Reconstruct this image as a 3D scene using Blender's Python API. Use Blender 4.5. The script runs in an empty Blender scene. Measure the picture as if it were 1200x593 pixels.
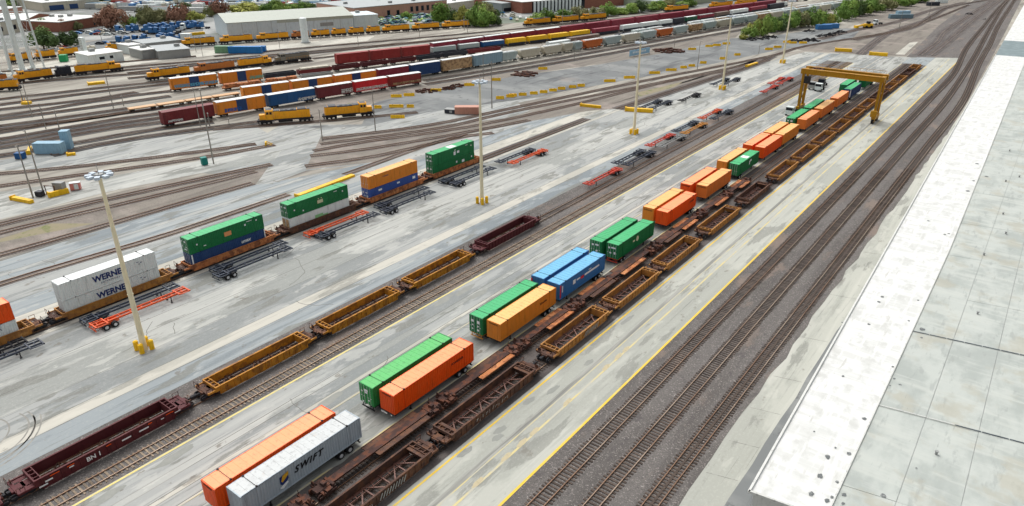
import bpy, bmesh, math, random
from mathutils import Vector, Matrix
random.seed(7)
C = bpy.context.scene.collection
# ---------------------------------------------------------------- camera
H = 58.0; PITCH, YAW, FPX = math.radians(25.2), math.radians(37.2), 822.0
cd = bpy.data.cameras.new('camera'); cam = bpy.data.objects.new('camera', cd); C.objects.link(cam)
cam.location = (0, 0, H); cam.rotation_euler = (math.pi/2-PITCH, 0, YAW)
cd.sensor_width = 36; cd.lens = FPX/1200*36; cd.clip_end = 6000; cd.clip_start = 0.5
bpy.context.scene.camera = cam
# ---------------------------------------------------------------- light (bright overcast)
SUN_EL, SUN_AZ = math.radians(58), math.radians(-70)      # azimuth clockwise from +Y : sun stands to the left of the tracks
w = bpy.data.worlds.new('World'); bpy.context.scene.world = w; w.use_nodes = True
wn = w.node_tree; bg = wn.nodes['Background']
sky = wn.nodes.new('ShaderNodeTexSky'); sky.sky_type = 'NISHITA'; sky.sun_disc = False
sky.sun_elevation = SUN_EL; sky.sun_rotation = SUN_AZ; sky.dust_density = 6; sky.air_density = 1.0; sky.ozone_density = 1.0
hs = wn.nodes.new('ShaderNodeHueSaturation'); hs.inputs['Saturation'].default_value = 0.16
wn.links.new(sky.outputs[0], hs.inputs['Color']); wn.links.new(hs.outputs[0], bg.inputs[0]); bg.inputs[1].default_value = 0.15
sl = bpy.data.lights.new('sun', 'SUN'); sl.energy = 0.6; sl.angle = math.radians(26); sl.color = (1, .965, .91)
so = bpy.data.objects.new('sun', sl); C.objects.link(so)
sd = Vector((math.sin(SUN_AZ)*math.cos(SUN_EL), math.cos(SUN_AZ)*math.cos(SUN_EL), math.sin(SUN_EL)))
so.rotation_euler = (-sd).to_track_quat('-Z', 'Y').to_euler(); so.location = (0, 0, 200)
vs = bpy.context.scene.view_settings; vs.view_transform = 'Standard'; vs.look = 'None'; vs.exposure = 0.33; vs.gamma = 1
# ---------------------------------------------------------------- survey: pixel of the photograph -> point on the level plane z
_fw = Vector((-math.sin(YAW)*math.cos(PITCH), math.cos(YAW)*math.cos(PITCH), -math.sin(PITCH)))
_r = Vector((math.cos(YAW), math.sin(YAW), 0)); _u = _r.cross(_fw)
def G(x, y, z=0.0):
    d = _fw*FPX+_r*(x-600)-_u*(y-296.5); k = (z-H)/d.z
    return Vector((d.x*k, d.y*k, z))
def PX(p):
    v = Vector(p)-Vector((0, 0, H)); d = v.dot(_fw)
    return 600+FPX*v.dot(_r)/d, 296.5-FPX*v.dot(_u)/d
def height(base, ytop):
    b = G(*base); lo, hi = 0.0, 57.0
    for _ in range(40):
        m = (lo+hi)/2
        if PX((b.x, b.y, m))[1] > ytop: lo = m
        else: hi = m
    return lo
# ---------------------------------------------------------------- materials
def lin(c):
    f = lambda v: (v/12.92 if v <= .04045 else ((v+.055)/1.055)**2.4)
    return tuple(f(v/255) for v in c)+(1,)
MATS = {}
def mat(name, base, layers=(), rough=.8, metal=0.0, bump=None, rnd=0.0, alpha=None):
    """base sRGB; layers = (sRGB, (sx,sy,sz), detail, lo, hi, strength): noise-masked tints; rnd = per-object brightness jitter"""
    if name in MATS: return MATS[name]
    m = bpy.data.materials.new(name); m.use_nodes = True; MATS[name] = m
    nt = m.node_tree; N, L = nt.nodes, nt.links; b = N['Principled BSDF']
    b.inputs['Roughness'].default_value = rough; b.inputs['Metallic'].default_value = metal
    b.inputs['Specular IOR Level'].default_value = .3
    tc = N.new('ShaderNodeTexCoord'); oi = N.new('ShaderNodeObjectInfo')
    off = N.new('ShaderNodeVectorMath'); off.operation = 'MULTIPLY_ADD'
    sc = N.new('ShaderNodeCombineXYZ')
    for i in range(3): L.new(oi.outputs['Random'], sc.inputs[i])
    L.new(sc.outputs[0], off.inputs[0]); off.inputs[1].default_value = (97, 53, 31) if rnd >= 0 else (0, 0, 0)
    L.new(tc.outputs['Object'], off.inputs[2])
    col = None
    rgb = N.new('ShaderNodeRGB'); rgb.outputs[0].default_value = lin(base); col = rgb.outputs[0]
    for k, (c, s, det, lo, hi, st) in enumerate(layers):
        mp = N.new('ShaderNodeMapping'); mp.inputs['Scale'].default_value = s; mp.inputs['Location'].default_value = (k*13.7, k*7.1, k*3.3)
        L.new(off.outputs[0], mp.inputs[0])
        nz = N.new('ShaderNodeTexNoise'); nz.inputs['Scale'].default_value = 1; nz.inputs['Detail'].default_value = det
        nz.inputs['Roughness'].default_value = .6; L.new(mp.outputs[0], nz.inputs[0])
        mr = N.new('ShaderNodeMapRange'); mr.inputs[1].default_value = lo; mr.inputs[2].default_value = hi; mr.inputs[4].default_value = st
        mr.interpolation_type = 'SMOOTHSTEP'
        L.new(nz.outputs[0], mr.inputs[0])
        mx = N.new('ShaderNodeMix'); mx.data_type = 'RGBA'; L.new(mr.outputs[0], mx.inputs[0]); L.new(col, mx.inputs[6]); mx.inputs[7].default_value = lin(c)
        col = mx.outputs[2]
    if rnd > 0:
        h = N.new('ShaderNodeHueSaturation'); mr = N.new('ShaderNodeMapRange'); mr.inputs[3].default_value = 1-rnd; mr.inputs[4].default_value = 1+rnd
        L.new(oi.outputs['Random'], mr.inputs[0]); L.new(mr.outputs[0], h.inputs['Value']); L.new(col, h.inputs['Color']); col = h.outputs[0]
    L.new(col, b.inputs['Base Color'])
    if bump:
        s, d, st = bump
        nz = N.new('ShaderNodeTexNoise'); nz.inputs['Scale'].default_value = s; nz.inputs['Detail'].default_value = 4; L.new(tc.outputs['Object'], nz.inputs[0])
        bp = N.new('ShaderNodeBump'); bp.inputs['Distance'].default_value = d; bp.inputs['Strength'].default_value = st
        L.new(nz.outputs[0], bp.inputs['Height']); L.new(bp.outputs[0], b.inputs['Normal'])
    return m
def concrete(name, base, dark=(140, 143, 140), light=(196, 197, 190), amt=.7):
    return mat(name, base, [(light, (.5, .018, 1), 5, .5, .68, amt*.8), (dark, (.9, .035, 1), 6, .52, .66, amt),
                            (dark, (.11, .035, 1), 8, .50, .56, amt), ((122, 123, 117), (.28, .06, 1), 9, .56, .60, amt*.95), ((118, 120, 117), (2.6, .09, 1), 5, .58, .74, amt*.85),
                            ((116, 111, 102), (.5, .3, 1), 7, .64, .69, amt*.85), (light, (.3, .12, 1), 8, .60, .64, amt*.6), ((96, 98, 96), (4.5, .04, 1), 4, .66, .74, amt*.8), (light, (5, 3, 1), 3, .5, .7, .22)], rough=.9, rnd=-1, bump=(3, .01, .3))
M_CONC = concrete('apron_concrete', (172, 173, 168), (140, 143, 139), (194, 194, 187), .8)
M_CONC2 = concrete('worn_concrete', (160, 162, 159), (130, 134, 133), (184, 184, 178), .85)
M_CONC3 = concrete('clean_concrete', (176, 177, 168), (150, 152, 144), (192, 192, 183), .6)
M_PALE = concrete('pale_concrete', (190, 187, 176), (164, 162, 152), (200, 197, 186), .6)
M_BLUEC = concrete('bluish_worn_asphalt', (146, 153, 155), (118, 126, 130), (176, 178, 174), .8)
M_LANE = concrete('blotched_lane_concrete', (164, 165, 160), (126, 128, 124), (182, 183, 176), .95)  # trailer lane: concrete with stronger irregular dark blotches
M_ASPH = mat('dark_asphalt', (116, 119, 119), [((140, 142, 140), (.03, .08, 1), 8, .45, .62, .8), ((90, 92, 93), (.14, .02, 1), 8, .52, .62, .85), ((84, 85, 86), (.4, .3, 1), 7, .60, .66, .6), ((150, 142, 134), (.05, .05, 1), 5, .6, .75, .6)], rough=.9, rnd=-1)
M_BALL = mat('ballast_gravel', (105, 101, 98), [((87, 83, 80), (.35, .03, 1), 6, .42, .64, .75), ((150, 143, 138), (5, 5, 5), 2, .54, .70, .8), ((70, 67, 64), (6, 6, 6), 2, .55, .7, .7), ((130, 116, 106), (.2, .06, 1), 7, .54, .66, .8), ((84, 80, 80), (.8, .5, 1), 7, .56, .66, .6), ((200, 196, 190), (3.4, 3.4, 1), 1, .73, .77, .6)], rough=.95, rnd=-1, bump=(6, .08, .9))
M_BALL2 = mat('far_ballast', (132, 126, 117), [((108, 102, 95), (.3, .03, 1), 6, .42, .64, .8), ((156, 146, 138), (.06, .1, 1), 6, .5, .7, .8), ((92, 84, 80), (3, 3, 3), 3, .5, .7, .5)], rough=.95, rnd=-1)
M_BALL3 = mat('dark_track_bed', (98, 92, 89), [((74, 69, 67), (.5, .08, 1), 6, .42, .64, .8), ((128, 119, 112), (.8, .1, 1), 6, .56, .74, .8), ((60, 55, 52), (4, 4, 4), 3, .5, .7, .5)], rough=.95, rnd=-1)
M_GROUND = mat('yard_ground', (156, 152, 142), [((122, 116, 108), (.11, .016, 1), 7, .46, .6, .85), ((180, 176, 164), (.09, .01, 1), 6, .52, .62, .85), ((104, 99, 94), (.3, .02, 1), 6, .56, .66, .8)], rough=.95, rnd=-1)
M_CITY = mat('city_ground', (128, 131, 129), [((172, 173, 170), (.02, .02, 1), 5, .48, .6, .8), ((108, 112, 106), (.014, .02, 1), 5, .52, .6, .8), ((100, 116, 84), (.012, .012, 1), 5, .58, .66, .8)], rough=.95, rnd=-1)
M_YEL = mat('yellow_line_paint', (226, 190, 70), [((206, 194, 140), (1.5, .5, 1), 6, .45, .7, .6), ((160, 156, 140), (4, 1.2, 1), 5, .6, .72, .7)], rough=.8, rnd=-1)
M_YELF = mat('faded_yellow_paint', (204, 190, 138), [((178, 177, 168), (1.2, .25, 1), 6, .42, .6, .85)], rough=.85, rnd=-1)
M_GAP = mat('joint_dirt', (104, 103, 99), [((156, 156, 150), (1, .06, 1), 5, .45, .6, .9)], rough=.95, rnd=-1)
M_STAIN = mat('tyre_marks', (136, 136, 130), [((164, 164, 157), (.6, .05, 1), 5, .45, .62, .9), ((112, 112, 108), (2, .04, 1), 5, .5, .7, .8)], rough=.9, rnd=-1)
M_RAIL = mat('rail_steel', (132, 104, 84), [((168, 152, 136), (.3, .05, 1), 3, .45, .6, .8), ((96, 70, 54), (1, .3, 1), 3, .55, .7, .7)], rough=.45, metal=.4, rnd=-1)
M_TIE = mat('sleeper_timber', (82, 71, 64), [((100, 88, 78), (1, 6, 1), 4, .5, .7, .8), ((44, 38, 35), (2, 9, 1), 3, .5, .7, .7)], rough=.9, rnd=.35)
M_TIEF = mat('distant_sleepers', (92, 84, 79), [((112, 104, 98), (1, 6, 1), 4, .5, .7, .8)], rough=.9, rnd=-1)
M_TIEG = mat('weathered_sleeper', (132, 118, 102), [((160, 146, 126), (1, 6, 1), 4, .5, .7, .8), ((90, 78, 68), (2, 9, 1), 3, .5, .7, .7)], rough=.9, rnd=.3)
def paint(name, c, rust=.35, rustc=(96, 62, 42), fade=None, rough=.5, rnd=.06):
    rl, rh = (.46, .58) if rust >= .6 else (.62, .74)
    f = fade or tuple(min(255, int(v*.88+22)) for v in c)
    return mat(name, c, [(f, (.35, .35, .8), 5, .48, .75, .5), (tuple(int(v*.62) for v in c), (2.5, 2.5, .35), 5, .52, .74, .5), (tuple(int(v*.8+20) for v in c), (.9, .9, .25), 4, .5, .66, .35),
                         (rustc, (1.1, .8, .9), 7, rl, rh, rust), ((48, 40, 38), (3, 1.2, 3), 6, .60, .72, rust*.7)], rough=rough, rnd=rnd)
P = lambda n, c, **k: paint(n, c, **k)
ORANGE = P('orange_paint', (236, 84, 12), rust=.12); ORANGE_R = P('skylit_faded_orange_roof', (250, 164, 112), rust=.08)  # coloured container roofs, here to blue: skylight on tops painted in, besides some fading
AMBER = P('amber_paint', (222, 136, 44), rust=.15); AMBER_R = P('skylit_faded_amber_roof', (240, 186, 116), rust=.1)
GREEN = P('green_paint', (22, 112, 62), rust=.06, fade=(50, 134, 84)); GREEN_R = P('skylit_faded_green_roof', (66, 176, 112), rust=.06)
LGREEN = P('bright_green_paint', (34, 136, 66), rust=.06, fade=(70, 150, 90)); LGREEN_R = P('skylit_bright_green_roof', (92, 186, 104), rust=.06)
BLUE = P('blue_paint', (58, 116, 172), rust=.08); BLUE_R = P('skylit_faded_blue_roof', (110, 178, 214), rust=.06)
NAVY = P('navy_paint', (36, 66, 112), rust=.1); RBLUE = P('royal_blue_paint', (58, 88, 160), rust=.1)
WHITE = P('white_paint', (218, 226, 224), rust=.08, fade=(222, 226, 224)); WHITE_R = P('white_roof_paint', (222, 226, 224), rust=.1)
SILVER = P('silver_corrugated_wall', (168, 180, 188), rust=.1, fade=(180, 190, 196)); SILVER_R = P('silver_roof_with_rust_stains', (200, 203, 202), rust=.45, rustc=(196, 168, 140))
BLACKT = mat('black_lettering', (28, 30, 34), rough=.6); NAVYT = mat('navy_lettering', (34, 52, 104), rough=.6); WHITET = mat('white_lettering', (226, 230, 230), rough=.6)
DARK = mat('dark_underframe', (46, 46, 50), [((80, 70, 62), (2, 2, 2), 5, .5, .7, .7)], rough=.8, rnd=.2)
TYRE = mat('tyre_rubber', (32, 32, 34), rough=.85); RIM = mat('wheel_rim', (196, 198, 200), rough=.5)
BROWN = P('rusty_brown_steel', (80, 57, 48), rust=.601, rustc=(118, 80, 56), fade=(110, 86, 72), rough=.8)
DBROWN = P('dark_brown_steel', (70, 50, 45), rust=.6, rustc=(118, 72, 50), fade=(92, 74, 66), rough=.85)
RUST = P('orange_rust_deck', (186, 118, 72), rust=.75, rustc=(112, 70, 52), fade=(212, 158, 110), rough=.85)
OCHRE = P('weathered_ochre_paint', (168, 116, 54), rust=.601, rustc=(128, 88, 54), fade=(204, 160, 100), rough=.7)
OCHRE2 = P('bright_ochre_paint', (186, 126, 32), rust=.601, rustc=(118, 74, 38), fade=(200, 142, 56), rough=.65)
MAROON = P('dark_maroon_paint', (86, 34, 38), rust=.3, rustc=(60, 34, 34), fade=(104, 56, 54), rough=.65)
MARB = P('boxcar_maroon', (116, 40, 44), rust=.3, fade=(136, 70, 66)); RED = P('bright_red_paint', (206, 40, 48), rust=.15)
MARR = P('maroon_autorack', (134, 40, 58), rust=.25, fade=(160, 84, 92)); DRED = P('dull_red_paint', (150, 48, 46), rust=.3)
CREAM = P('cream_hopper_paint', (196, 190, 172), rust=.5, rustc=(140, 104, 78)); PGREY = P('pale_grey_hopper_paint', (172, 186, 184), rust=.3)
TAN = P('tan_hopper_paint', (190, 158, 118), rust=.6); LBLUE = P('light_blue_paint', (142, 170, 184), rust=.25)
BROWNB = P('brown_box_paint', (120, 102, 92), rust=.3); BLACKC = P('black_car_paint', (44, 48, 58), rust=.3, fade=(70, 74, 84))
DGREEN = P('dark_green_paint', (38, 92, 66), rust=.2); YELLOW = P('bright_yellow_paint', (236, 186, 24), rust=.1, fade=(232, 196, 70))
LOCO = P('locomotive_yellow', (240, 168, 28), rust=.3, rustc=(176, 92, 40), fade=(236, 176, 60)); LOCOG = P('locomotive_roof_grey', (72, 74, 78), rust=.3)
LOCOO = P('faded_orange_locomotive', (192, 118, 56), rust=.5)
CRANE = P('crane_ochre_paint', (168, 120, 16), rust=.5, rustc=(98, 66, 32), fade=(184, 142, 44))
CHORANGE = P('orange_chassis_paint', (222, 92, 46), rust=.3); CHBLUE = P('slate_blue_chassis_paint', (60, 67, 80), rust=.3); CHRED = P('red_chassis_paint', (206, 74, 54), rust=.3); CHAMB = P('amber_chassis_paint', (204, 142, 62), rust=.3)
MASTM = P('cream_mast_paint', (232, 222, 188), rust=.15); LAMP = mat('floodlight_housing', (190, 202, 212), rough=.4)
POLE = P('weathered_grey_pole', (148, 144, 136), rust=.2); GLASS = mat('dark_glass', (30, 36, 44), rough=.15)
GREYP = P('grey_machine_paint', (150, 152, 150), rust=.2); PINK = P('salmon_painted_wall', (190, 138, 118), rust=.2); TEAL = P('teal_paint', (30, 128, 118), rust=.1)
SLATB = P('light_steel_blue_paint', (140, 176, 196), rust=.2)
# ---------------------------------------------------------------- mesh builder
class MB:
    def __init__(s): s.v = []; s.f = []; s.m = []
    def quad(s, a, b, c, d, m=0):
        n = len(s.v); s.v += [a, b, c, d]; s.f.append((n, n+1, n+2, n+3)); s.m.append(m)
    def box(s, x0, x1, y0, y1, z0, z1, m=0):
        n = len(s.v)
        s.v += [(x0, y0, z0), (x1, y0, z0), (x1, y1, z0), (x0, y1, z0), (x0, y0, z1), (x1, y0, z1), (x1, y1, z1), (x0, y1, z1)]
        for q in ((0, 3, 2, 1), (4, 5, 6, 7), (0, 1, 5, 4), (1, 2, 6, 5), (2, 3, 7, 6), (3, 0, 4, 7)):
            s.f.append(tuple(n+i for i in q)); s.m.append(m)
    def beam(s, p, q, w, h=None, m=0):
        p, q = Vector(p), Vector(q); h = h or w; d = (q-p).normalized()
        up = Vector((0, 0, 1)) if abs(d.z) < .95 else Vector((0, 1, 0))
        a = d.cross(up).normalized()*(w/2); b = a.cross(d).normalized()*(h/2); n = len(s.v)
        for c in (p, q): s.v += [tuple(c-a-b), tuple(c+a-b), tuple(c+a+b), tuple(c-a+b)]
        for f in ((3, 2, 1, 0), (4, 5, 6, 7), (0, 1, 5, 4), (1, 2, 6, 5), (2, 3, 7, 6), (3, 0, 4, 7)):
            s.f.append(tuple(n+i for i in f)); s.m.append(m)
    def cyl(s, p, q, r0, r1=None, n=10, m=0):
        r1 = r0 if r1 is None else r1; p, q = Vector(p), Vector(q); d = (q-p).normalized()
        up = Vector((0, 0, 1)) if abs(d.z) < .95 else Vector((0, 1, 0))
        a = d.cross(up).normalized(); b = a.cross(d); k = len(s.v)
        for c, r in ((p, r0), (q, r1)):
            for i in range(n):
                t = 2*math.pi*i/n; s.v.append(tuple(c+(a*math.cos(t)+b*math.sin(t))*r))
        for i in range(n):
            j = (i+1) % n; s.f.append((k+j, k+i, k+n+i, k+n+j)); s.m.append(m)
        s.f.append(tuple(k+i for i in range(n))); s.m.append(m)
        s.f.append(tuple(k+n+i for i in reversed(range(n)))); s.m.append(m)
    def ext(s, prof, y0, y1, m=0, axis='y'):
        """extrude an xz outline (counter-clockwise seen from -y) along y (or a yz outline along x)"""
        k = len(s.v); n = len(prof)
        for y in (y0, y1):
            for a, z in prof: s.v.append((a, y, z) if axis == 'y' else (y, a, z))
        for i in range(n):
            j = (i+1) % n; s.f.append((k+i, k+j, k+n+j, k+n+i)); s.m.append(m)
        s.f.append(tuple(k+i for i in reversed(range(n)))); s.m.append(m)
        s.f.append(tuple(k+n+i for i in range(n))); s.m.append(m)
    def mesh(s, name='mesh', nm=None, smooth=False):
        me = bpy.data.meshes.new(name); me.from_pydata(s.v, [], s.f)
        nm = nm or (max(s.m)+1 if s.m else 1)
        for _ in range(nm): me.materials.append(None)
        me.polygons.foreach_set('material_index', s.m)
        if smooth: me.polygons.foreach_set('use_smooth', [True]*len(s.f))
        me.update()
        if len(s.f) < 6000:
            b = bmesh.new(); b.from_mesh(me); bmesh.ops.recalc_face_normals(b, faces=b.faces); b.to_mesh(me); b.free()
        return me
CACHE = {}
def tmpl(key, fn):
    if key not in CACHE: CACHE[key] = fn()
    return CACHE[key]
def ob(name, me, mats, parent=None, loc=(0, 0, 0), rz=0.0, kind=None, label=None, cat=None, group=None):
    if isinstance(me, MB): me = me.mesh(name)
    if not isinstance(mats, (list, tuple)): mats = [mats]
    o = bpy.data.objects.new(name, me); C.objects.link(o)
    for i, m in enumerate(mats):
        if i < len(o.material_slots):
            if me.materials[i] is None: me.materials[i] = m
            if me.materials[i] is not m: o.material_slots[i].link = 'OBJECT'; o.material_slots[i].material = m
    if parent: o.parent = parent
    o.location = loc; o.rotation_euler = (0, 0, rz)
    tag(o, label, cat, group, kind); return o
def tag(o, label=None, cat=None, group=None, kind=None):
    if label: o['label'] = label
    if cat: o['category'] = cat
    if group: o['group'] = group
    if kind: o['kind'] = kind
    return o
def thing(name, label, cat, loc=(0, 0, 0), rz=0.0, group=None, sy=1.0):
    o = bpy.data.objects.new(name, None); C.objects.link(o); o.empty_display_size = .5
    o.location = loc; o.rotation_euler = (0, 0, rz); o.scale = (1, sy, 1)
    return tag(o, label, cat, group)
def text_mesh(s, size, ext=.01, shear=0.0, bold=0.0, space=1.0):
    def f():
        cu = bpy.data.curves.new('t', 'FONT'); cu.body = s; cu.size = size; cu.extrude = ext; cu.shear = shear; cu.offset = bold
        cu.align_x = 'CENTER'; cu.align_y = 'CENTER'; cu.resolution_u = 3; cu.space_character = space
        o = bpy.data.objects.new('t', cu); C.objects.link(o); dg = bpy.context.evaluated_depsgraph_get()
        me = bpy.data.meshes.new_from_object(o.evaluated_get(dg)); bpy.data.objects.remove(o)
        if not me.materials: me.materials.append(None)
        return me
    return tmpl(('text', s, size, shear, bold, space), f)
def letter_side(parent, s, size, y, z, x, m, **k):       # lettering on the side that faces +X, reading along +Y
    o = ob('lettering', text_mesh(s, size, **k), m, parent); o.location = (x, y, z); o.rotation_euler = (math.pi/2, 0, math.pi/2); return o
def letter_front(parent, s, size, x, z, y, m, **k):      # on the end that faces -Y
    o = ob('lettering', text_mesh(s, size, **k), m, parent); o.location = (x, y, z); o.rotation_euler = (math.pi/2, 0, 0); return o
ORD = ['first', 'second', 'third', 'fourth', 'fifth', 'sixth', 'seventh', 'eighth', 'ninth', 'tenth', 'eleventh', 'twelfth', 'thirteenth', 'fourteenth', 'fifteenth', 'sixteenth', 'seventeenth', 'eighteenth', 'nineteenth', 'twentieth'] + ['%d th' % i for i in range(21, 90)]
def ordn(i):
    if i < 20: return ORD[i]
    n = i+1; suf = 'th' if 10 <= n % 100 <= 20 else {1: 'st', 2: 'nd', 3: 'rd'}.get(n % 10, 'th'); return '%d%s' % (n, suf)
# ================================================================ THE GROUND
SHEETZ = [0]
def sheet(name, pts, z, m, kind='structure', parent=None):
    SHEETZ[0] += 1; z += .00011*(SHEETZ[0] % 90)
    me = bpy.data.meshes.new(name); me.from_pydata([(p[0], p[1], z) for p in pts], [], [tuple(range(len(pts)))]); me.materials.append(None)
    b = bmesh.new(); b.from_mesh(me)
    bmesh.ops.recalc_face_normals(b, faces=b.faces)
    for f in b.faces:
        if f.normal.z < 0: f.normal_flip()
    bmesh.ops.triangulate(b, faces=b.faces); b.to_mesh(me); b.free()
    return ob(name, me, m, parent, kind=kind)
def gp(*px): return [G(x, y) for x, y in px]
sheet('ground', [(-3500, -900), (1500, -900), (1500, 4200), (-3500, 4200)], 0, M_GROUND)
sheet('city_ground', gp((-500, 75), (0, 58), (120, 46), (212, 60), (300, 49), (450, 36), (560, 30), (720, 18), (905, 1), (960, -8), (1000, -60))+[Vector((-400, 3800, 0)), Vector((-3400, 3800, 0)), Vector((-3400, 300, 0))], .004, M_CITY)
# --- concrete apron made of long poured strips with open joints between them
FAR = [(-148, 0), (-147, 395)]
def far_y(x):        # the apron's far edge and its diagonal left edge
    pts = [G(1121, 68), G(1062, 67), G(943, 61), G(905, 62), G(836, 90), G(792, 106), G(724, 128), G(690, 130), G(600, 146), G(543, 157), G(439, 190), G(359, 199), G(318, 214), G(152, 258), G(0, 302)]
    pts.sort(key=lambda p: p.x)
    if x <= pts[0].x: return pts[0].y
    for a, b in zip(pts, pts[1:]):
        if a.x <= x <= b.x: return a.y+(b.y-a.y)*(x-a.x)/max(1e-6, b.x-a.x)
    return pts[-1].y
apron = bpy.data.objects.new('concrete_apron', None); C.objects.link(apron); tag(apron, kind='structure', label='long concrete loading apron beside the tracks')
sheet('apron_base', [(-150, -70), (-36, -70), (-36, far_y(-36.5)), (-60, far_y(-60)), (-80, far_y(-80)), (-100, far_y(-100)), (-110, far_y(-110)), (-120, far_y(-120)), (-130, far_y(-130)), (-140, far_y(-140)), (-150, far_y(-150))], .008, M_GAP, parent=apron)
STRIPS = [(-149.5, -143.5, M_BLUEC), (-143.5, -142.2, M_CONC2), (-142.2, -138.0, M_BLUEC), (-133.6, -130.2, M_CONC2), (-130.2, -124.0, M_BLUEC), (-124.0, -119.2, M_PALE), (-115.7, -114.4, M_PALE),
          (-114.4, -106.2, M_CONC2), (-106.2, -102.4, M_CONC), (-102.4, -97.0, M_CONC), (-97.0, -91.8, M_CONC2), (-91.8, -89.3, M_PALE), (-89.3, -84.9, M_BLUEC),
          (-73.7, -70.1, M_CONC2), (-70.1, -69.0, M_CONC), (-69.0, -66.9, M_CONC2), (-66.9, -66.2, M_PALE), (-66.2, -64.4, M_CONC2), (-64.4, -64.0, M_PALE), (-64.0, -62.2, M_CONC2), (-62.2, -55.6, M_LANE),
          (-46.0, -42.0, M_CONC3), (-42.0, -40.0, M_CONC3), (-40.0, -36.2, M_CONC2 if False else M_CONC3)]
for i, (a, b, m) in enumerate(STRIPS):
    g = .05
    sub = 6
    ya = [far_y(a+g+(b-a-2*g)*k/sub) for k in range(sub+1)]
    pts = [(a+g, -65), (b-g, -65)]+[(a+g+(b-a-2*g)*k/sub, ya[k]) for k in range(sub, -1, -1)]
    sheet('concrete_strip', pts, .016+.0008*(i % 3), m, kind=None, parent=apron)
# short end of the apron beyond the ballast beds
sheet('concrete_strip', [(-84.9, 355), (-73.7, 356), (-73.7, far_y(-73.7)), (-84.9, far_y(-84.9))], .016, M_CONC, None, apron)
sheet('concrete_strip', [(-55.6, 368), (-46, 368), (-46, far_y(-46)), (-55.6, far_y(-55.6))], .016, M_BLUEC, None, apron)
sheet('concrete_strip', [(-119.2, G(699, 141).y), (-115.7, G(699, 141).y), (-115.7, far_y(-115.7)), (-119.2, far_y(-119.2))], .016, M_CONC, None, apron)
for a, b in ((-138.0, -133.6),):
    sheet('concrete_strip', [(a, -65), (b, -65), (b, far_y(b)), (a, far_y(a))], .0162, M_CONC2, None, apron)
# ballast beds sunk between the strips
sheet('ballast_bed', [(-84.9, -70), (-73.7, -70), (-73.7, 356), (-84.9, 355)], .03, M_BALL)
sheet('ballast_bed', [(-55.5, -70), (-46, -70), (-46, 368), (-55.5, 368)], .03, M_BALL3)
sheet('ballast_bed', [(-119.2, -70), (-115.7, -70), (-115.7, G(699, 141).y), (-119.2, G(699, 141).y)], .03, M_BALL3)
yb = far_y(-37)
def wob(x, y0, y1, st, a, sgn=1):
    r = random.Random(3+int(x)); out = []; y = y0
    while y < y1: out.append((x+r.uniform(-a, a), y)); y += st*r.uniform(.6, 1.4)
    out.append((x, y1)); return out[::sgn]
sheet('ballast_bed', [(-36, -70)]+[(-36, 200), (-36, yb)]+gp((1135, 38), (1148, 14), (1156, -2))[0:0]+gp((1121, 68), (1062, 67), (1075, 55), (1100, 30), (1130, 8), (1150, -6), (1200, -10), (1196, 2), (1180, 34), (1165, 62))+[(-21.5, 300)]+wob(-20.6, -70, 250, 5, .35, -1), .010, M_BALL)
# right concrete strip and asphalt lane beside the warehouse
strip2 = wob(-20.9, -70, 250, 2.5, .35)
sheet('concrete_path', strip2+[(-19.5, 400)]+wob(-16.3, -70, 390, 6, .25, -1), .006, M_CONC3)
for y in (-4, 11, 27, 45, 57, 64, 71, 79, 88, 101, 118, 140, 165):
    ob('slab_joint', (lambda b: (b.beam((-20.4+.3*math.sin(y), y, .012), (-16.7, y+.9, .012), .05, .01), b)[1])(MB()), M_GAP, None, kind='structure')
sheet('asphalt_lane', wob(-16.3, -70, 390, 6, .25)+[(-10, 500), (-5, 500), (-5, -70)], .0085, M_ASPH)
# painted lines
def line(x0, x1, y0, y1, m, z=.034, name='painted_line'):
    b = MB(); n = max(1, int((y1-y0)/40))
    for k in range(n): b.quad((x0, y0+(y1-y0)*k/n, z), (x1, y0+(y1-y0)*k/n, z), (x1, y0+(y1-y0)*(k+1)/n, z), (x0, y0+(y1-y0)*(k+1)/n, z))
    return ob(name, b, m, None, kind='structure')
M_YEL2 = mat('pale_yellow_line_paint', (222, 204, 128), [((190, 184, 152), (1.5, .4, 1), 6, .45, .65, .7)], rough=.8, rnd=-1)
line(-36.3, -35.98, -60, yb, M_YEL); line(-45.5, -45.22, -60, 366, M_YEL); line(-73.55, -73.25, -60, 355, M_YEL2)
line(-40.25, -39.95, -60, yb-5, M_YELF); line(-41.6, -41.45, -60, 300, M_YELF); line(-55.65, -55.4, -60, 366, M_YELF); line(-64.1, -64.0, -60, 350, M_YELF)
line(-42.3, -41.7, -60, 360, M_STAIN, .030, 'oil_stained_drain')
b = MB()
for cx, cy, r, a0, a1 in [(-94.5, 14.5, 5.6, 5, 105), (-94.5, 14.5, 6.3, 0, 100), (-95.5, 13.0, 8.0, 10, 80), (-95.5, 13.0, 8.7, 10, 78), (-95.2, 14.0, 4.2, 20, 120)]:
    for k in range(24):
        t0 = math.radians(a0+(a1-a0)*k/24); t1 = math.radians(a0+(a1-a0)*(k+1)/24)
        p = lambda t, rr: (cx+rr*math.cos(t), cy+rr*math.sin(t), .025)
        b.quad(p(t0, r), p(t0, r+.2), p(t1, r+.2), p(t1, r))
ob('tyre_marks', b, mat('skid_rubber', (136, 134, 128), [((160, 158, 150), (.5, .5, 1), 4, .45, .6, .7)], rough=.9, rnd=-1), kind='structure')
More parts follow.
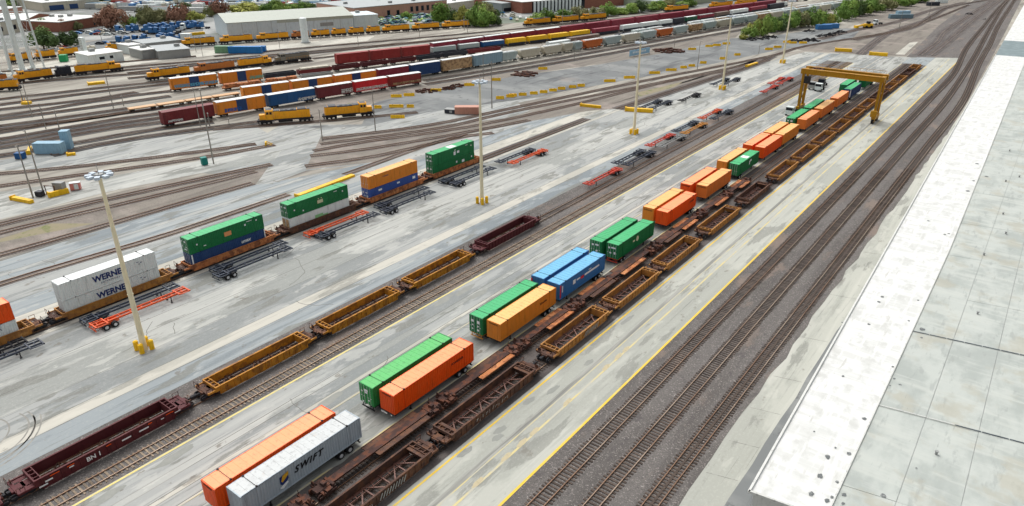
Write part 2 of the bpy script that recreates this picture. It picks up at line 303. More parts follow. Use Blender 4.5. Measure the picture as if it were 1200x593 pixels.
# cracks wandering over the apron
b = MB(); R = random.Random(31)
for _ in range(46):
    x = R.choice((R.uniform(-113, -86), R.uniform(-72, -57), R.uniform(-148, -120))); y = R.uniform(12, 260); an = R.choice((R.uniform(-.3, .3), R.uniform(1.0, 2.1))); w_ = R.uniform(.04, .10)
    for k in range(R.randint(5, 16)):
        an += R.uniform(-.5, .5); d = R.uniform(.5, 1.3); nx, ny = x+d*math.sin(an), y+d*math.cos(an)
        if -119 < nx < -115.8 or -86 < nx < -73 or nx > -55.8: break
        b.beam((x, y, .024), (nx, ny, .024), w_, .006); x, y = nx, ny
ob('crack_lines', b, mat('crack_dirt', (112, 111, 106), rough=.95, rnd=-1), kind='stuff')
rr = random.Random(5)
def blob(x, y, rx, ry, m, z=.028, name='ground_stain'):
    n = 30; pts = []
    for k in range(n):
        t = 2*math.pi*k/n; q = .95+.13*math.sin(2*t+x)+.09*math.sin(5*t+y)+rr.uniform(-.03, .03); pts.append((x+rx*q*math.cos(t), y+ry*q*math.sin(t)))
    sheet(name, pts, z, m)
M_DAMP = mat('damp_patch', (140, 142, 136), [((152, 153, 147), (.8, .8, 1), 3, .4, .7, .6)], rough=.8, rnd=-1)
M_SAND = mat('sandy_patch', (184, 172, 142), [((160, 150, 124), (2, 2, 1), 5, .5, .7, .6)], rough=.9, rnd=-1)
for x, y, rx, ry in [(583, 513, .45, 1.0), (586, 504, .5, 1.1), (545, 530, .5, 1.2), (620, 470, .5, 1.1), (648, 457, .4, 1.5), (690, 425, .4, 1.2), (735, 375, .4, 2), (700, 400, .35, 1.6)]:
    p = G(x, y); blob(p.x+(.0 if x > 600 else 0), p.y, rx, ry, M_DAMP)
for x, y in [(628, 507), (615, 521), (597, 538), (564, 568), (662, 470), (711, 431), (725, 418), (735, 410)]:
    p = G(x, y); blob(-40.3, p.y, .35, 1.0, M_SAND, .0365, 'sandy_patch')
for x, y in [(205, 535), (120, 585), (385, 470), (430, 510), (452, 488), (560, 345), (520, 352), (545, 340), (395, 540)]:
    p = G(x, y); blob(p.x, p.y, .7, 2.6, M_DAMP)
# yard zones: dark asphalt lot, brown ballast fields
sheet('asphalt_lot', gp((318, 168), (352, 148), (424, 146), (436, 122), (460, 113), (505, 107), (600, 90), (700, 76), (790, 60), (850, 45), (892, 44), (960, 34), (1010, 33), (1000, 44), (905, 60), (840, 74), (750, 91), (650, 109), (600, 120), (540, 134), (470, 144), (420, 156)), .012, M_ASPH)
sheet('concrete_yard', gp((200, 200), (296, 166), (330, 146), (430, 146), (600, 116), (620, 130), (543, 157), (439, 191), (359, 200), (318, 215), (300, 217), (312, 192), (250, 204)), .0105, M_CONC2)
sheet('concrete_yard', gp((300, 174), (330, 150), (378, 150), (430, 148), (500, 132), (600, 118), (650, 112), (600, 122), (540, 146), (440, 160), (365, 172), (335, 190)), .014, M_CONC2)
sheet('ballast_field', gp((496, 100), (600, 84), (700, 66), (800, 47), (870, 36), (862, 44), (790, 60), (700, 75), (600, 90), (505, 108), (470, 112), (440, 120), (380, 140), (300, 150), (318, 128), (420, 112)), .016, M_BALL2)
sheet('ballast_field', gp((0, 258), (152, 222), (318, 191), (300, 216), (152, 258), (0, 302), (-200, 350), (-200, 300)), .018, M_BALL2)
sheet('ballast_field', gp((600, 138), (663, 120), (760, 100), (900, 68), (945, 59), (905, 64), (836, 90), (724, 127), (690, 130), (600, 146), (543, 157), (439, 190), (358, 199), (376, 160), (520, 146)), .018, M_BALL2)
sheet('gravel_ground', gp((945, 60), (1062, 66), (1075, 55), (1100, 30), (1130, 8), (1145, -5), (960, 0), (1000, 20), (1010, 30), (920, 55)), .009, M_BALL2)
sheet('concrete_road', gp((-150, 202), (0, 188), (150, 165), (300, 148), (320, 160), (302, 168), (180, 183), (90, 196), (0, 200), (-150, 220)), .014, M_CONC2)
sheet('concrete_road', gp((-150, 262), (0, 225), (120, 208), (250, 186), (330, 176), (322, 188), (250, 200), (130, 224), (0, 257), (-150, 296)), .014, M_CONC)
sheet('sandy_yard', gp((0, 84), (60, 72), (150, 66), (250, 58), (330, 52), (440, 42), (430, 48), (300, 60), (200, 70), (130, 80), (60, 86), (0, 94)), .012, M_PALE)
sheet('parking_lot', gp((80, 54), (130, 44), (140, 36), (238, 30), (238, 50), (212, 56), (150, 58), (90, 62)), .012, M_ASPH)
M_GRASS = mat('dry_grass', (112, 122, 66), [((150, 144, 104), (.5, .5, 1), 6, .4, .65, .9)], rough=.95, rnd=-1)
M_MOSS = mat('weedy_ground', (140, 132, 108), [((108, 116, 70), (.4, .4, 1), 6, .5, .65, .9)], rough=.95, rnd=-1)
sheet('grass_patch', gp((398, 125), (408, 121), (420, 121), (418, 125), (404, 127)), .022, M_GRASS)
sheet('weeds', gp((1125, 32), (1146, 16), (1140, 24), (1122, 35)), .05, M_GRASS)
sheet('weeds', gp((745, 109), (800, 96), (790, 102), (750, 113)), .024, M_MOSS)
sheet('weeds', gp((0, 280), (60, 262), (110, 262), (40, 276), (0, 284)), .024, M_MOSS)
sheet('sandy_strip', gp((1049, 64), (1066, 50), (1076, 49), (1060, 64)), .022, M_PALE)
# ================================================================ TRACKS
def smooth_path(pts, step=4.0):
    P_ = [Vector((p[0], p[1], 0)) for p in pts]
    if len(P_) == 2:
        n = max(2, int((P_[1]-P_[0]).length/25)); return [P_[0].lerp(P_[1], k/n) for k in range(n+1)]
    ex = [P_[0]*2-P_[1]]+P_+[P_[-1]*2-P_[-2]]; out = []
    for i in range(1, len(ex)-2):
        a, b, c, d = ex[i-1:i+3]; n = max(2, int((c-b).length/step))
        for k in range(n):
            t = k/n; out.append(.5*((2*b)+(c-a)*t+(2*a-5*b+4*c-d)*t*t+(3*b-a-3*c+d)*t**3))
    out.append(P_[-1]); return out
def fit_path(pts, deg=2):
    """least-squares X(Y) polynomial through surveyed points: a railway never kinks"""
    import numpy as np
    X = np.array([p[0] for p in pts]); Y = np.array([p[1] for p in pts])
    if len(pts) <= deg: deg = len(pts)-1
    y0 = Y.mean(); s = max(1, Y.std()); co = np.polyfit((Y-y0)/s, X, deg)
    n = max(2, int((Y.max()-Y.min())/12)); ys = [Y.min()+(Y.max()-Y.min())*k/n for k in range(n+1)]
    return [Vector((float(np.polyval(co, (y-y0)/s)), y, 0)) for y in ys]
def offs(path):
    out = []
    for i, p in enumerate(path):
        t = (path[min(i+1, len(path)-1)]-path[max(i-1, 0)]).normalized(); out.append((p, t, Vector((t.y, -t.x, 0))))
    return out
def sweep(mb, path, o0, o1, z0, z1, m=0):
    fr = offs(path)
    k = len(mb.v)
    for p, t, n in fr:
        for o, z in ((o0, z0), (o1, z0), (o1, z1), (o0, z1)):
            q = p+n*o; mb.v.append((q.x, q.y, z))
    for i in range(len(fr)-1):
        a = k+4*i; b = a+4
        for u, v in ((1, 2), (2, 3), (3, 0)): mb.f.append((a+u, a+v, b+v, b+u)); mb.m.append(m)
    mb.f.append((k, k+1, k+2, k+3)); mb.m.append(m); e = k+4*(len(fr)-1); mb.f.append((e+3, e+2, e+1, e)); mb.m.append(m)
def arclen(path):
    s = [0.0]
    for a, b in zip(path, path[1:]): s.append(s[-1]+(b-a).length)
    return s
def at_s(path, S, s):
    s = max(0, min(S[-1], s))
    for i in range(len(S)-1):
        if S[i+1] >= s:
            t = (s-S[i])/max(1e-6, S[i+1]-S[i]); p = path[i].lerp(path[i+1], t); d = (path[i+1]-path[i]).normalized(); return p, d
    return path[-1], (path[-1]-path[-2]).normalized()
tie_me = None
def sleeper_mesh():
    b = MB(); b.box(-1.28, 1.28, -.115, .115, -.10, .05); return b.mesh('sleeper')
def track(path, label, bed=1.9, bedm=M_BALL3, ties=0, tiem=M_TIE, far_ties=True, z=.05, sp=.56, ties_from=0.0, tie_end=1e9, railw=.10):
    root = bpy.data.objects.new('railway_track', None); C.objects.link(root); tag(root, label, kind='structure')
    S = arclen(path)
    if bed:
        b = MB(); sweep(b, path, -bed, bed, -.1, z-.012); ob('track_bed', b, bedm, root)
    for sgn in (-1, 1):
        b = MB(); sweep(b, path, sgn*.7475-railw/2, sgn*.7475+railw/2, z, z+.17); ob('rail', b, M_RAIL, root)
    me = tmpl('sleeper', sleeper_mesh); s = ties_from; n = 0; b = MB(); rj = random.Random(int(path[0].x*10))
    while s < min(S[-1], tie_end):
        p, d = at_s(path, S, s)
        j = rj.uniform(-.06, .06)
        if n < ties:
            o = ob('sleeper', me, tiem, root, loc=(p.x+j, p.y, z), rz=math.atan2(-d.x, d.y)+rj.uniform(-.02, .02)); o.scale = (rj.uniform(.94, 1.05), rj.uniform(.85, 1.15), 1)
        elif far_ties:
            nn = Vector((d.y, -d.x, 0)); a = p-nn*1.28; c = p+nn*1.28
            b.beam((a.x, a.y, z-.02), (c.x, c.y, z-.02), .23, .12)
        n += 1; s += sp
    if b.v: ob('sleeper_row', b, M_TIEF if tiem is M_TIE else tiem, root, kind='stuff')
    return root
def straight(x, y0, y1): return [Vector((x, y0+(y1-y0)*k/12, 0)) for k in range(13)]
track(straight(-79.9, -60, 355), 'track under the ochre and maroon well cars', 0, ties=100, ties_from=170, sp=.6)
track(straight(-75.4, -60, 356), 'track with pale sleepers between the ochre wells and the yellow line', 0, ties=250, tiem=M_TIEG, ties_from=60, sp=.6)
track(straight(-53.0, -60, 368), 'track under the spine cars', 0, ties=120, ties_from=85)
track(straight(-48.3, -60, 368), 'track under the row of empty wells', 0, ties=90, ties_from=85)
track(straight(-116.9, -60, G(699, 141).y-1), 'track under the double stack wells', 0, ties=0, sp=.6, tie_end=250)
def main_to(x, pts): return [Vector((x, -60, 0)), Vector((x, 40, 0)), Vector((x, 140, 0)), Vector((x, 230, 0)), Vector((x, 300, 0))]+gp(*pts)
track(smooth_path(main_to(-32.9, [(1118, 86), (1133, 56), (1153, 31), (1168, 12), (1180, 0)]), 8), 'leftmost of three main tracks on the gravel bed', 0, ties=280, ties_from=95)
track(smooth_path(main_to(-28.0, [(1139, 72), (1151, 50), (1162, 30), (1174, 10), (1184, -3)]), 8), 'middle of three main tracks on the gravel bed', 0, ties=280, ties_from=100)
B3 = smooth_path(main_to(-22.9, [(1147, 75), (1160, 52), (1170, 30), (1184, 8), (1192, -5)]), 8)
r3 = track(B3, 'rightmost main track with a central guard line by the concrete path', 0, ties=280, ties_from=105)
b = MB(); sweep(b, B3, -.14, .14, .06, .12); ob('guard_timber', b, M_TIE, r3)
far = [
 ('a', [(-60, 279), (0, 263.5), (152, 228), (318, 193)], 'dark track at the upper edge of the pinkish ballast field'),
 ('b', [(-60, 288), (0, 273), (152, 237), (300, 201)], 'second dark track across the pinkish ballast field'),
 ('c', [(-60, 315), (0, 299), (152, 256), (296, 215)], 'third dark track bending at the ballast field edge'),
 ('d', [(-60, 352), (40, 321), (126, 296), (200, 274), (338, 228)], 'embedded track left of the double stack row'),
 ('e', [(404, 205), (515, 166), (578, 156)], 'thin brown embedded track beyond the long yellow barrier'),
 ('f', [(-60, 228), (0, 217), (101, 205.5), (202, 190), (300, 174), (322, 170)], 'lower dark track beside the equipment pad'),
 ('g', [(-60, 209), (0, 203), (76, 198), (177, 185), (300, 169)], 'upper dark track beside the equipment pad'),
 ('h', [(378, 163), (502, 147), (600, 127), (749, 96), (900, 66.5), (945, 54), (1042, 38), (1087, 25), (1135, 6)], 'long curved track along the asphalt lot'),
 ('i', [(376, 169), (517, 150), (600, 131), (752, 101), (900, 71)], 'second curved track along the asphalt lot'),
 ('j', [(368, 177), (431, 166), (543, 150), (663, 125), (777, 97), (853, 83)], 'third curved track fanning out behind the apron'),
 ('k', [(364, 183), (437, 174), (553, 154), (620, 141)], 'fourth curved track fanning out behind the apron'),
 ('l', [(358, 195), (442, 183), (520, 165), (545, 157)], 'nearest curved track fanning out behind the apron'),
 ('m', [(724, 128), (782, 109), (878, 78), (905, 66)], 'track joining the apron beside the long yellow beam'),
 ('n', [(1000, 47), (1067, 33), (1094, 18), (1115, 8), (1168, -2)], 'curving track by the gravel island'),
 ('o', [(960, 46), (1000, 36), (1050, 26), (1088, 13), (1130, 3)], 'far curving track beside the tyre piles'),
 ('p', [(1008, 64), (1030, 46), (1048, 36), (1085, 24)], 'track leaving the apron end towards the gravel island'),
 ('q', [(1078, 65), (1098, 50), (1107, 38), (1130, 22), (1165, 0)], 'track leading away from the end of the spine cars'),
 ('r', [(1090, 65), (1112, 48), (1140, 24), (1172, 0)], 'track leading away from the end of the empty wells'),
 ('s', [(-60, 124), (0, 116), (80, 108), (150, 99.5), (262, 90)], 'yard track below the left locomotives'),
 ('t', [(-60, 131), (0, 122), (80, 113.5), (150, 103), (240, 95)], 'second yard track below the left locomotives'),
 ('u', [(-60, 143), (0, 135), (65, 128), (150, 112), (202, 107)], 'yard track leading to the amber boxcars'),
 ('v', [(-60, 147), (0, 139.5), (100, 128), (150, 119), (200, 113)], 'yard track passing under two poles'),
 ('w', [(-60, 155), (0, 148), (75, 138), (150, 127)], 'yard track leading to the tan flat cars'),
 ('x', [(-60, 165), (20, 152), (150, 132), (250, 119)], 'yard track below the tan flat cars'),
 ('y', [(-60, 172), (40, 157), (150, 138), (190, 133)], 'yard track behind the dark red boxcar'),
 ('z', [(-60, 182), (60, 163), (150, 148), (193, 143)], 'yard track leading to the dark red boxcar'),
 ('A', [(-60, 191), (60, 173), (150, 157), (250, 143)], 'yard track in front of the dark red boxcar'),
 ('B', [(497, 95), (600, 77.5), (700, 61), (800, 42.5), (883, 28), (960, 16)], 'yard track below the pale hoppers'),
 ('C', [(497, 99), (600, 83), (720, 62), (800, 47), (885, 32.5), (980, 17)], 'second yard track below the pale hoppers'),
 ('D', [(130, 80), (250, 71), (400, 57), (560, 42), (700, 29), (800, 16), (900, 4)], 'far yard track below the shed locomotives'),
 ('E', [(150, 86), (300, 70), (460, 52), (600, 40), (760, 22), (880, 6)], 'second far yard track below the shed locomotives'),
 ('F', [(-60, 88), (0, 84), (60, 80), (150, 72), (230, 66)], 'service track in front of the fuel yard'),
 ('G', [(366, 69), (450, 60), (560, 50), (640, 42)], 'far yard track beyond the grey locomotive'),
 ('2a', [(-60, 104), (0, 99.5), (90, 92), (172, 97.5)][:3]+[(172, 86)], 'track under the left yellow locomotives'), ('2b', [(-60, 136), (0, 128.5), (70, 121), (160, 108)], 'extra dark yard track between the upper ones'),
 ('2c', [(-60, 160), (0, 152), (80, 142), (152, 131)], 'dark yard track below the two thin poles'), ('2d', [(-60, 178), (50, 160), (152, 143), (192, 138)], 'dark yard track just left of the dark red boxcar'), ('2e', [(-60, 96), (0, 93), (80, 88), (150, 82), (230, 75), (330, 66)], 'yard track above the left yellow locomotives'), ('2f', [(150, 92), (240, 83), (366, 71)], 'yard track under the middle locomotives'),
 ('2g', [(250, 66), (400, 53), (560, 38), (700, 25), (800, 12)], 'third far yard track below the shed locomotives'), ('2h', [(60, 182), (150, 164), (250, 150), (320, 141)], 'weedy yard track behind the tall blue booth')
]
M_BALL5 = mat('brown_grey_track_bed', (118, 109, 104), [((92, 84, 80), (.5, .05, 1), 6, .45, .62, .8), ((140, 130, 122), (.9, .08, 1), 6, .54, .7, .8)], rough=.95, rnd=-1)
M_BALL4 = mat('charcoal_track_bed', (80, 78, 77), [((60, 58, 58), (.5, .04, 1), 5, .42, .64, .8), ((120, 114, 106), (.9, .05, 1), 6, .54, .7, .8)], rough=.95, rnd=-1)
for k, px, lab in far:
    near = k in 'abcdefghijkl'
    p = fit_path(gp(*px), 3) if k in 'abcfgstuvwxyzABCDEFG' or k[0] == '2' else smooth_path(gp(*px), 8)
    z = .06+.012*(ord(k[-1]) % 7)
    em = k in 'de'
    track(p, lab, 1.3 if em else (1.5 if near else 2.5), M_BALL5 if near else M_BALL4 if k in 'stuvwxyzABCDEFG' or k.startswith('2') else M_BALL3, ties=0, far_ties=not em and k in 'abchijklmnfg', z=z, sp=.62, railw=.12)
# ================================================================ WAREHOUSE WITH THE WHITE ROOF (right)
ZR = 8.0
XL = lambda y: -12.95-(max(y, 55)-55)*.0252
XB = lambda y: -6.1-(max(y, 130)-130)*.0165
M_WROOF = mat('white_roof_membrane', (214, 215, 212), [((190, 191, 186), (.5, .35, 1), 8, .48, .66, .85), ((176, 174, 166), (1.6, .2, 1), 8, .60, .70, .6), ((196, 197, 192), (.1, .8, 1), 4, .5, .62, .6), ((235, 236, 234), (1.2, .1, 1), 4, .5, .7, .6), ((196, 198, 194), (.12, 1.2, 1), 5, .56, .66, .5), ((118, 118, 114), (1.1, .8, 1), 6, .70, .76, .9)], rough=.7, rnd=-1)
M_GROOF = mat('grey_roof_membrane', (180, 185, 179), [((158, 164, 159), (.2, .1, 1), 8, .42, .62, .9), ((186, 190, 183), (.10, .7, 1), 6, .48, .64, .7), ((150, 155, 151), (1.3, .3, 1), 7, .56, .68, .6), ((168, 165, 150), (.2, .2, 1), 6, .52, .64, .6), ((120, 126, 122), (3.2, .35, 1), 5, .66, .74, .5), ((186, 189, 184), (.2, 1.6, 1), 6, .56, .70, .4)], rough=.75, rnd=-1)
M_TROOF = mat('slate_roof_section', (118, 132, 134), [((134, 148, 150), (.3, .3, 1), 5, .45, .6, .7)], rough=.8, rnd=-1)
M_WALLW = P('white_warehouse_wall', (206, 207, 202), rust=.1)
wh = thing('warehouse', 'long flat roofed warehouse with a white roof strip and grey roof at the right edge', 'building')
b = MB()
def slab(b, pts, z0, z1, m=0):
    k = len(b.v); n = len(pts)
    for z in (z0, z1):
        for p in pts: b.v.append((p[0], p[1], z))
    for i in range(n): j = (i+1) % n; b.f.append((k+i, k+j, k+n+j, k+n+i)); b.m.append(m)
    b.f.append(tuple(k+i for i in reversed(range(n)))); b.m.append(m); b.f.append(tuple(k+n+i for i in range(n))); b.m.append(m)
slab(b, [(-12.6, 55.5), (45, 61), (45, 700), (XL(700)+.4, 700)], 0, ZR-.25); ob('wall', b, M_WALLW, wh)
for y0, y1, m, nm in [(55.25, 362, M_WROOF, 'white_roof_strip'), (362, 412, M_TROOF, 'slate_roof_strip'), (412, 700, M_WROOF, 'white_roof_strip')]:
    n = max(1, int((y1-y0)/20)); 
    for k in range(n):
        a, c = y0+(y1-y0)*k/n, y0+(y1-y0)*(k+1)/n; e = .012
        b = MB(); sk = .12
        xr0, xr1 = (XB(a), XB(c)) if nm == 'white_roof_strip' and y0 < 300 else (44, 44)
        slab(b, [(XL(a), a+e), (xr0, a+e+(xr0-XL(a))*sk), (xr1, c+(xr1-XL(c))*sk), (XL(c), c)], ZR-.25, ZR+.001*(k % 2)); ob(nm, b, m, wh)
# grey field of panels, recessed joints with dark seams
cols = [-6.1, -1.3, 3.7, 8.8, 13.9, 19, 24, 29, 36, 44]
rows = [50, 61.6, 77.2, 97.4, 111.2, 128, 145, 165, 185, 206, 226, 247, 268, 290, 312, 336, 362]
sheet('roof_underlay', [(-6.3, 45), (44, 52), (44, 368), (XB(362)-.3, 362)], ZR-.06, mat('seam_grime', (154, 158, 156), rough=.9, rnd=-1), None, wh)
for i, (x0, x1) in enumerate(zip(cols, cols[1:])):
    for j, (y0, y1) in enumerate(zip(rows, rows[1:])):
        g = .028; X = lambda x, y: (XB(y) if x == -6.1 else x); sk = lambda x: (x+6.1)*.165
        b = MB(); z = ZR-.005+.006*((i*3+j*5) % 4)
        slab(b, [(X(x0, y0)+g, y0+sk(x0)+g), (x1-g, y0+sk(x1)+g), (x1-g, y1+sk(x1)-g), (X(x0, y1)+g, y1+sk(x0)-g)], ZR-.1, z); ob('roof_panel', b, M_GROOF, wh)
def parapet(pts, wd, h, name):
    b = MB()
    for p, q in zip(pts, pts[1:]): b.beam((p[0], p[1], ZR+h/2), (q[0], q[1], ZR+h/2), wd, h)
    ob(name, b, M_WALLW, wh)
parapet([(XL(y), y) for y in (55, 130, 250, 362)], .22, .24, 'roof_edge_trim'); parapet([(XB(y), y) for y in (56, 130, 250, 362)], .16, .16, 'roof_edge_trim'); parapet([(-13, 55.1), (-6, 56.0), (44, 63)], .22, .24, 'roof_edge_trim')
b = MB(); sp_ = G(1066, 407, ZR)
for k in range(26):
    x = -6.0+k*2.0; y = 97.6+(x+6.1)*.165; b.beam((x, y, ZR+.05), (x+1.9, y+.31, ZR+.05), .13, .06)
ob('roof_seam_bead', b, mat('seam_tar', (84, 92, 98), rough=.8), wh)
b = MB()
for k in range(20):
    x = -6.0+k*2.5; y = 77.4+(x+6.1)*.165; b.beam((x, y, ZR+.05), (x+2.4, y+.4, ZR+.05), .12, .06, 1 if k > 2 else 0)
ob('roof_seam_bead', b, [M_WALLW, MATS['seam_tar']], wh)
R = random.Random(77)
for k in range(14):       # roof vents and drains
    x, y = R.uniform(-4, 20), R.uniform(60, 210); b = MB(); b.cyl((x, y, ZR), (x, y, ZR+.35), .12, .12, 8); b.cyl((x, y, ZR+.35), (x, y, ZR+.42), .2, .2, 8); ob('roof_vent', b, GREYP, wh)
M_SPOT = mat('dark_roof_patch', (104, 108, 108), [((150, 152, 150), (3, 3, 1), 5, .5, .65, .9)], rough=.9, rnd=-1)
for x, y, r in [(951, 579, .32), (970, 536, .34), (961, 558, .34), (1013, 491, .3), (995, 532, .28), (954, 506, .12), (979, 525, .15), (969, 587, .3), (975, 583, .2), (1034, 348, .3), (1030, 354, .3), (987, 378, .18), (988, 441, .2), (1018, 380, .25), (989, 580, .28), (981, 565, .2), (1043, 452, .14), (1074, 549, .14), (1035, 581, .3), (1081, 386, .45), (1076, 352, .2), (1065, 376, .2), (1134, 224, .5), (1141, 212, .4), (1145, 192, .5), (1112, 274, .3), (1088, 259, .3), (1107, 275, .3), (944, 303, .0), (1080, 396, .2), (1048, 444, .2), (1055, 451, .2), (1046, 430, .2), (988, 590, .2), (1156, 207, .5)]:
    if r:
        r *= .8; p = G(x, y, ZR); n = 12; pts = [(p.x+r*rr.uniform(.7, 1.25)*math.cos(2*math.pi*k/n), p.y+1.3*r*rr.uniform(.7, 1.25)*math.sin(2*math.pi*k/n)) for k in range(n)]
        sheet('roof_patch', pts, ZR+.03, M_SPOT, None, wh)
# ================================================================ CONTAINERS
CW, CH, CL = 2.6, 2.9, 16.15
def corr_wall(x, y0, y1, z0, z1, depth, pitch, sgn):      # corrugated wall as one folded sheet
    b = MB(); y = y0; pts = []
    n = int((y1-y0)/pitch); pitch = (y1-y0)/n
    for k in range(n):
        a = y0+k*pitch; pts += [(x, a), (x, a+pitch*.42), (x-sgn*depth, a+pitch*.56), (x-sgn*depth, a+pitch*.88)]
    pts.append((x, y1))
    for (xa, ya), (xb_, yb_) in zip(pts, pts[1:]): b.quad((xa, ya, z0), (xb_, yb_, z0), (xb_, yb_, z1), (xa, ya, z1))
    return b
def cont_meshes(L=CL, h=CH, deep=.05, pitch=.36):
    def f():
        w = CW/2; out = {}
        for s in (-1, 1): out['side_wall%d' % s] = corr_wall(s*(w-.02), .15, L-.15, .14, h-.08, deep, pitch, s).mesh('side_wall')
        b = MB()
        for x in (-w, w-.16):
            for y in (0, L-.16): b.box(x, x+.16, y, y+.16, 0, h)
            b.box(x+.002, x+.158, .16, L-.16, 0, .15); b.box(x+.002, x+.1, .16, L-.16, h-.09, h-.003)
        for y in (1.9, L-2.06): 
            for x in (-w-.015, w-.12): b.box(x, x+.135, y, y+.16, .01, h+.012)
        for y in (0, L-.16): b.box(-w+.16, w-.16, y+.003, y+.15, 0, .15); b.box(-w+.16, w-.16, y+.003, y+.15, h-.12, h-.003)
        b.box(-w+.1, w-.1, .1, L-.1, .05, .12)
        out['frame'] = b.mesh('frame')
        b = MB(); n = 18
        for k in range(n):
            a = .1+(L-.2)*k/n; c = .1+(L-.2)*(k+1)/n; z = h-.02
            b.box(-w+.06, w-.06, a, c-.12, z-.04, z+.012); b.box(-w+.06, w-.06, c-.12, c, z-.04, z-.006)
        out['roof_panel'] = b.mesh('roof_panel')
        b = MB()
        for k in range(7):
            x = -w+.2+k*(CW-.4)/7; b.box(x, x+.26, -.012, .05, .16, h-.13)
        b.box(-w+.15, w-.15, .05, .08, .15, h-.12); out['front_wall'] = b.mesh('front_wall')
        b = MB(); b.box(.01, w-.16, -.03, .05, .16, h-.13)
        for k in range(5): b.box(.05, w-.2, -.05, -.02, .3+k*.52, .62+k*.52)
        for x in (.3, .8): b.cyl((x, -.07, .1), (x, -.07, h-.05), .025, n=5, m=1); b.box(x-.06, x+.2, -.1, -.05, 1.1, 1.16, 1)
        out['door'] = b.mesh('door', 2)
        return out
    return tmpl(('cont', L, h, deep, pitch), f)
def add_container(root, wall, roof, z=0.0, y=0.0, L=CL, h=CH, doors='near', trim=None):
    m = cont_meshes(L, h)
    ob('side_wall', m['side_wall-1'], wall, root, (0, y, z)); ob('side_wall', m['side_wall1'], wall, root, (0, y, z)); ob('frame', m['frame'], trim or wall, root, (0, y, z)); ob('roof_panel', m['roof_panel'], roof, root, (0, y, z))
    def fx():
        b = MB()
        for yy in (1.98, L-1.98):
            for sx in (-1, 1): b.box(min(sx*(CW/2-.16), sx*(CW/2+.03)), max(sx*(CW/2-.16), sx*(CW/2+.03)), yy-.1, yy+.1, h-.06, h+.1)
            b.box(-CW/2+.2, CW/2-.2, yy-.03, yy+.03, h-.02, h+.018)
        return b.mesh('lifting_casting')
    ob('lifting_casting', tmpl(('fx', L, h), fx), DARK, root, (0, y, z))
    def front(yy, rz): ob('front_wall', m['front_wall'], wall, root, (0, yy, z), rz)
    def door(yy, rz):
        for s in (1, -1):
            o = ob('door', m['door'], [wall, RIM], root, (0, yy, z), rz)
            if s < 0: o.scale = (-1, 1, 1)
    if doors == 'near': door(y, 0); front(y+L, math.pi)
    else: front(y, 0); door(y+L, math.pi)
def decals(root, pts, m=None, side='front', size=.28):        # small reporting marks painted as plates
    b = MB()
    for p in pts:
        a, z = p[:2]; w_ = p[2] if len(p) > 2 else size; h_ = p[3] if len(p) > 3 else size*.7
        if side == 'front': b.box(a-w_/2, a+w_/2, -.13, -.11, z-h_/2, z+h_/2)
        else: b.box(CW/2+.003, CW/2+.013, a-w_/2, a+w_/2, z-h_/2, z+h_/2)
    return ob('marking', b, m or WHITET, root)
# ---- road chassis
def wheel_m():
    b = MB(); b.cyl((-.28, 0, 0), (.28, 0, 0), .5, n=14); return b.mesh('wheel')
def rim_m():
    b = MB(); b.cyl((-.292, 0, 0), (.292, 0, 0), .27, n=10); b.cyl((-.31, 0, 0), (.31, 0, 0), .09, n=8, m=0); return b.mesh('rim')
def chassis_m():
    b = MB(); L = 15.9
    for s in (-1, 1): b.box(s*.5-.08, s*.5+.08, .1, L, .88, 1.18)
    for k in range(9): b.box(-.42, .42, 1+k*1.75, 1.14+k*1.75, .92, 1.1)
    for y in (.1, 1.9, L-2.1, L-.3): b.box(-1.22, 1.22, y, y+.2, .98, 1.19)
    for s in (-1, 1): b.box(s*1.15-.07, s*1.15+.07, L-2.1, L-.1, 1.0, 1.12); b.box(s*1.15-.07, s*1.15+.07, .1, 2.0, 1.0, 1.12)
    b.box(-.7, .7, L-3.9, L-1.2, .62, .9); b.box(-1.2, 1.2, L-.1, L+.02, .45, .6)
    for s in (-1, 1): b.box(s*.9-.05, s*.9+.05, L-.1, L, .55, 1.0)
    return b.mesh('chassis_frame')
def leg_m():
    b = MB(); b.box(-.07, .07, -.07, .07, .1, 1.0); b.box(-.16, .16, -.14, .14, 0, .1); return b.mesh('landing_leg')
def add_chassis(root, m, y=0.0):
    ob('chassis_frame', tmpl('chassis', chassis_m), m, root, (0, y, 0))
    for yy in (12.9, 14.25):
        b = tmpl('axle', lambda: (lambda q: (q.cyl((-1.2, 0, 0), (1.2, 0, 0), .09, n=6), q)[1].mesh('axle'))(MB()))
        ob('axle', b, DARK, root, (0, y+yy, .5))
        for s in (-1, 1):
            wv = ob('wheel', tmpl('wheel', wheel_m), TYRE, root, (s*.98, y+yy, .5)); ob('rim', tmpl('rim', rim_m), RIM, wv)
    for s in (-1, 1): ob('landing_leg', tmpl('leg', leg_m), DARK, root, (s*.75, y+3.4, 0))
SURV = [(26.9, (26.75, 16.3), (25.7, 16.2)), (48.5, (48.4, 15.6), (47.9, 15.3)), (70.3, (70.2, 14.8), (69.9, 14.6)), (86.9, (86.1, 14.7), (86.2, 14.4)), (107.3, (105.6, 14.5), (105.0, 14.1)), (126.3, (126.0, 14.4), (126.2, 14.5)), (147.2, (146.0, 14.8), (144.6, 15.0)), (166.3, (165.6, 14.3), (165.8, 14.3)), (186.6, (183.6, 14.8), (183.7, 14.6)), (202.6, (199.3, 14.5), (199.3, 14.5)), (221.2, (220.2, 14.4), (219.6, 14.6)), (238.5, (237.4, 15.0), (236.6, 15.0)), (256.8, (256, 14.6), (256, 14.6)), (274.5, (274, 14.6), (281, 14.6)), (297, (296, 15), (296, 15))]
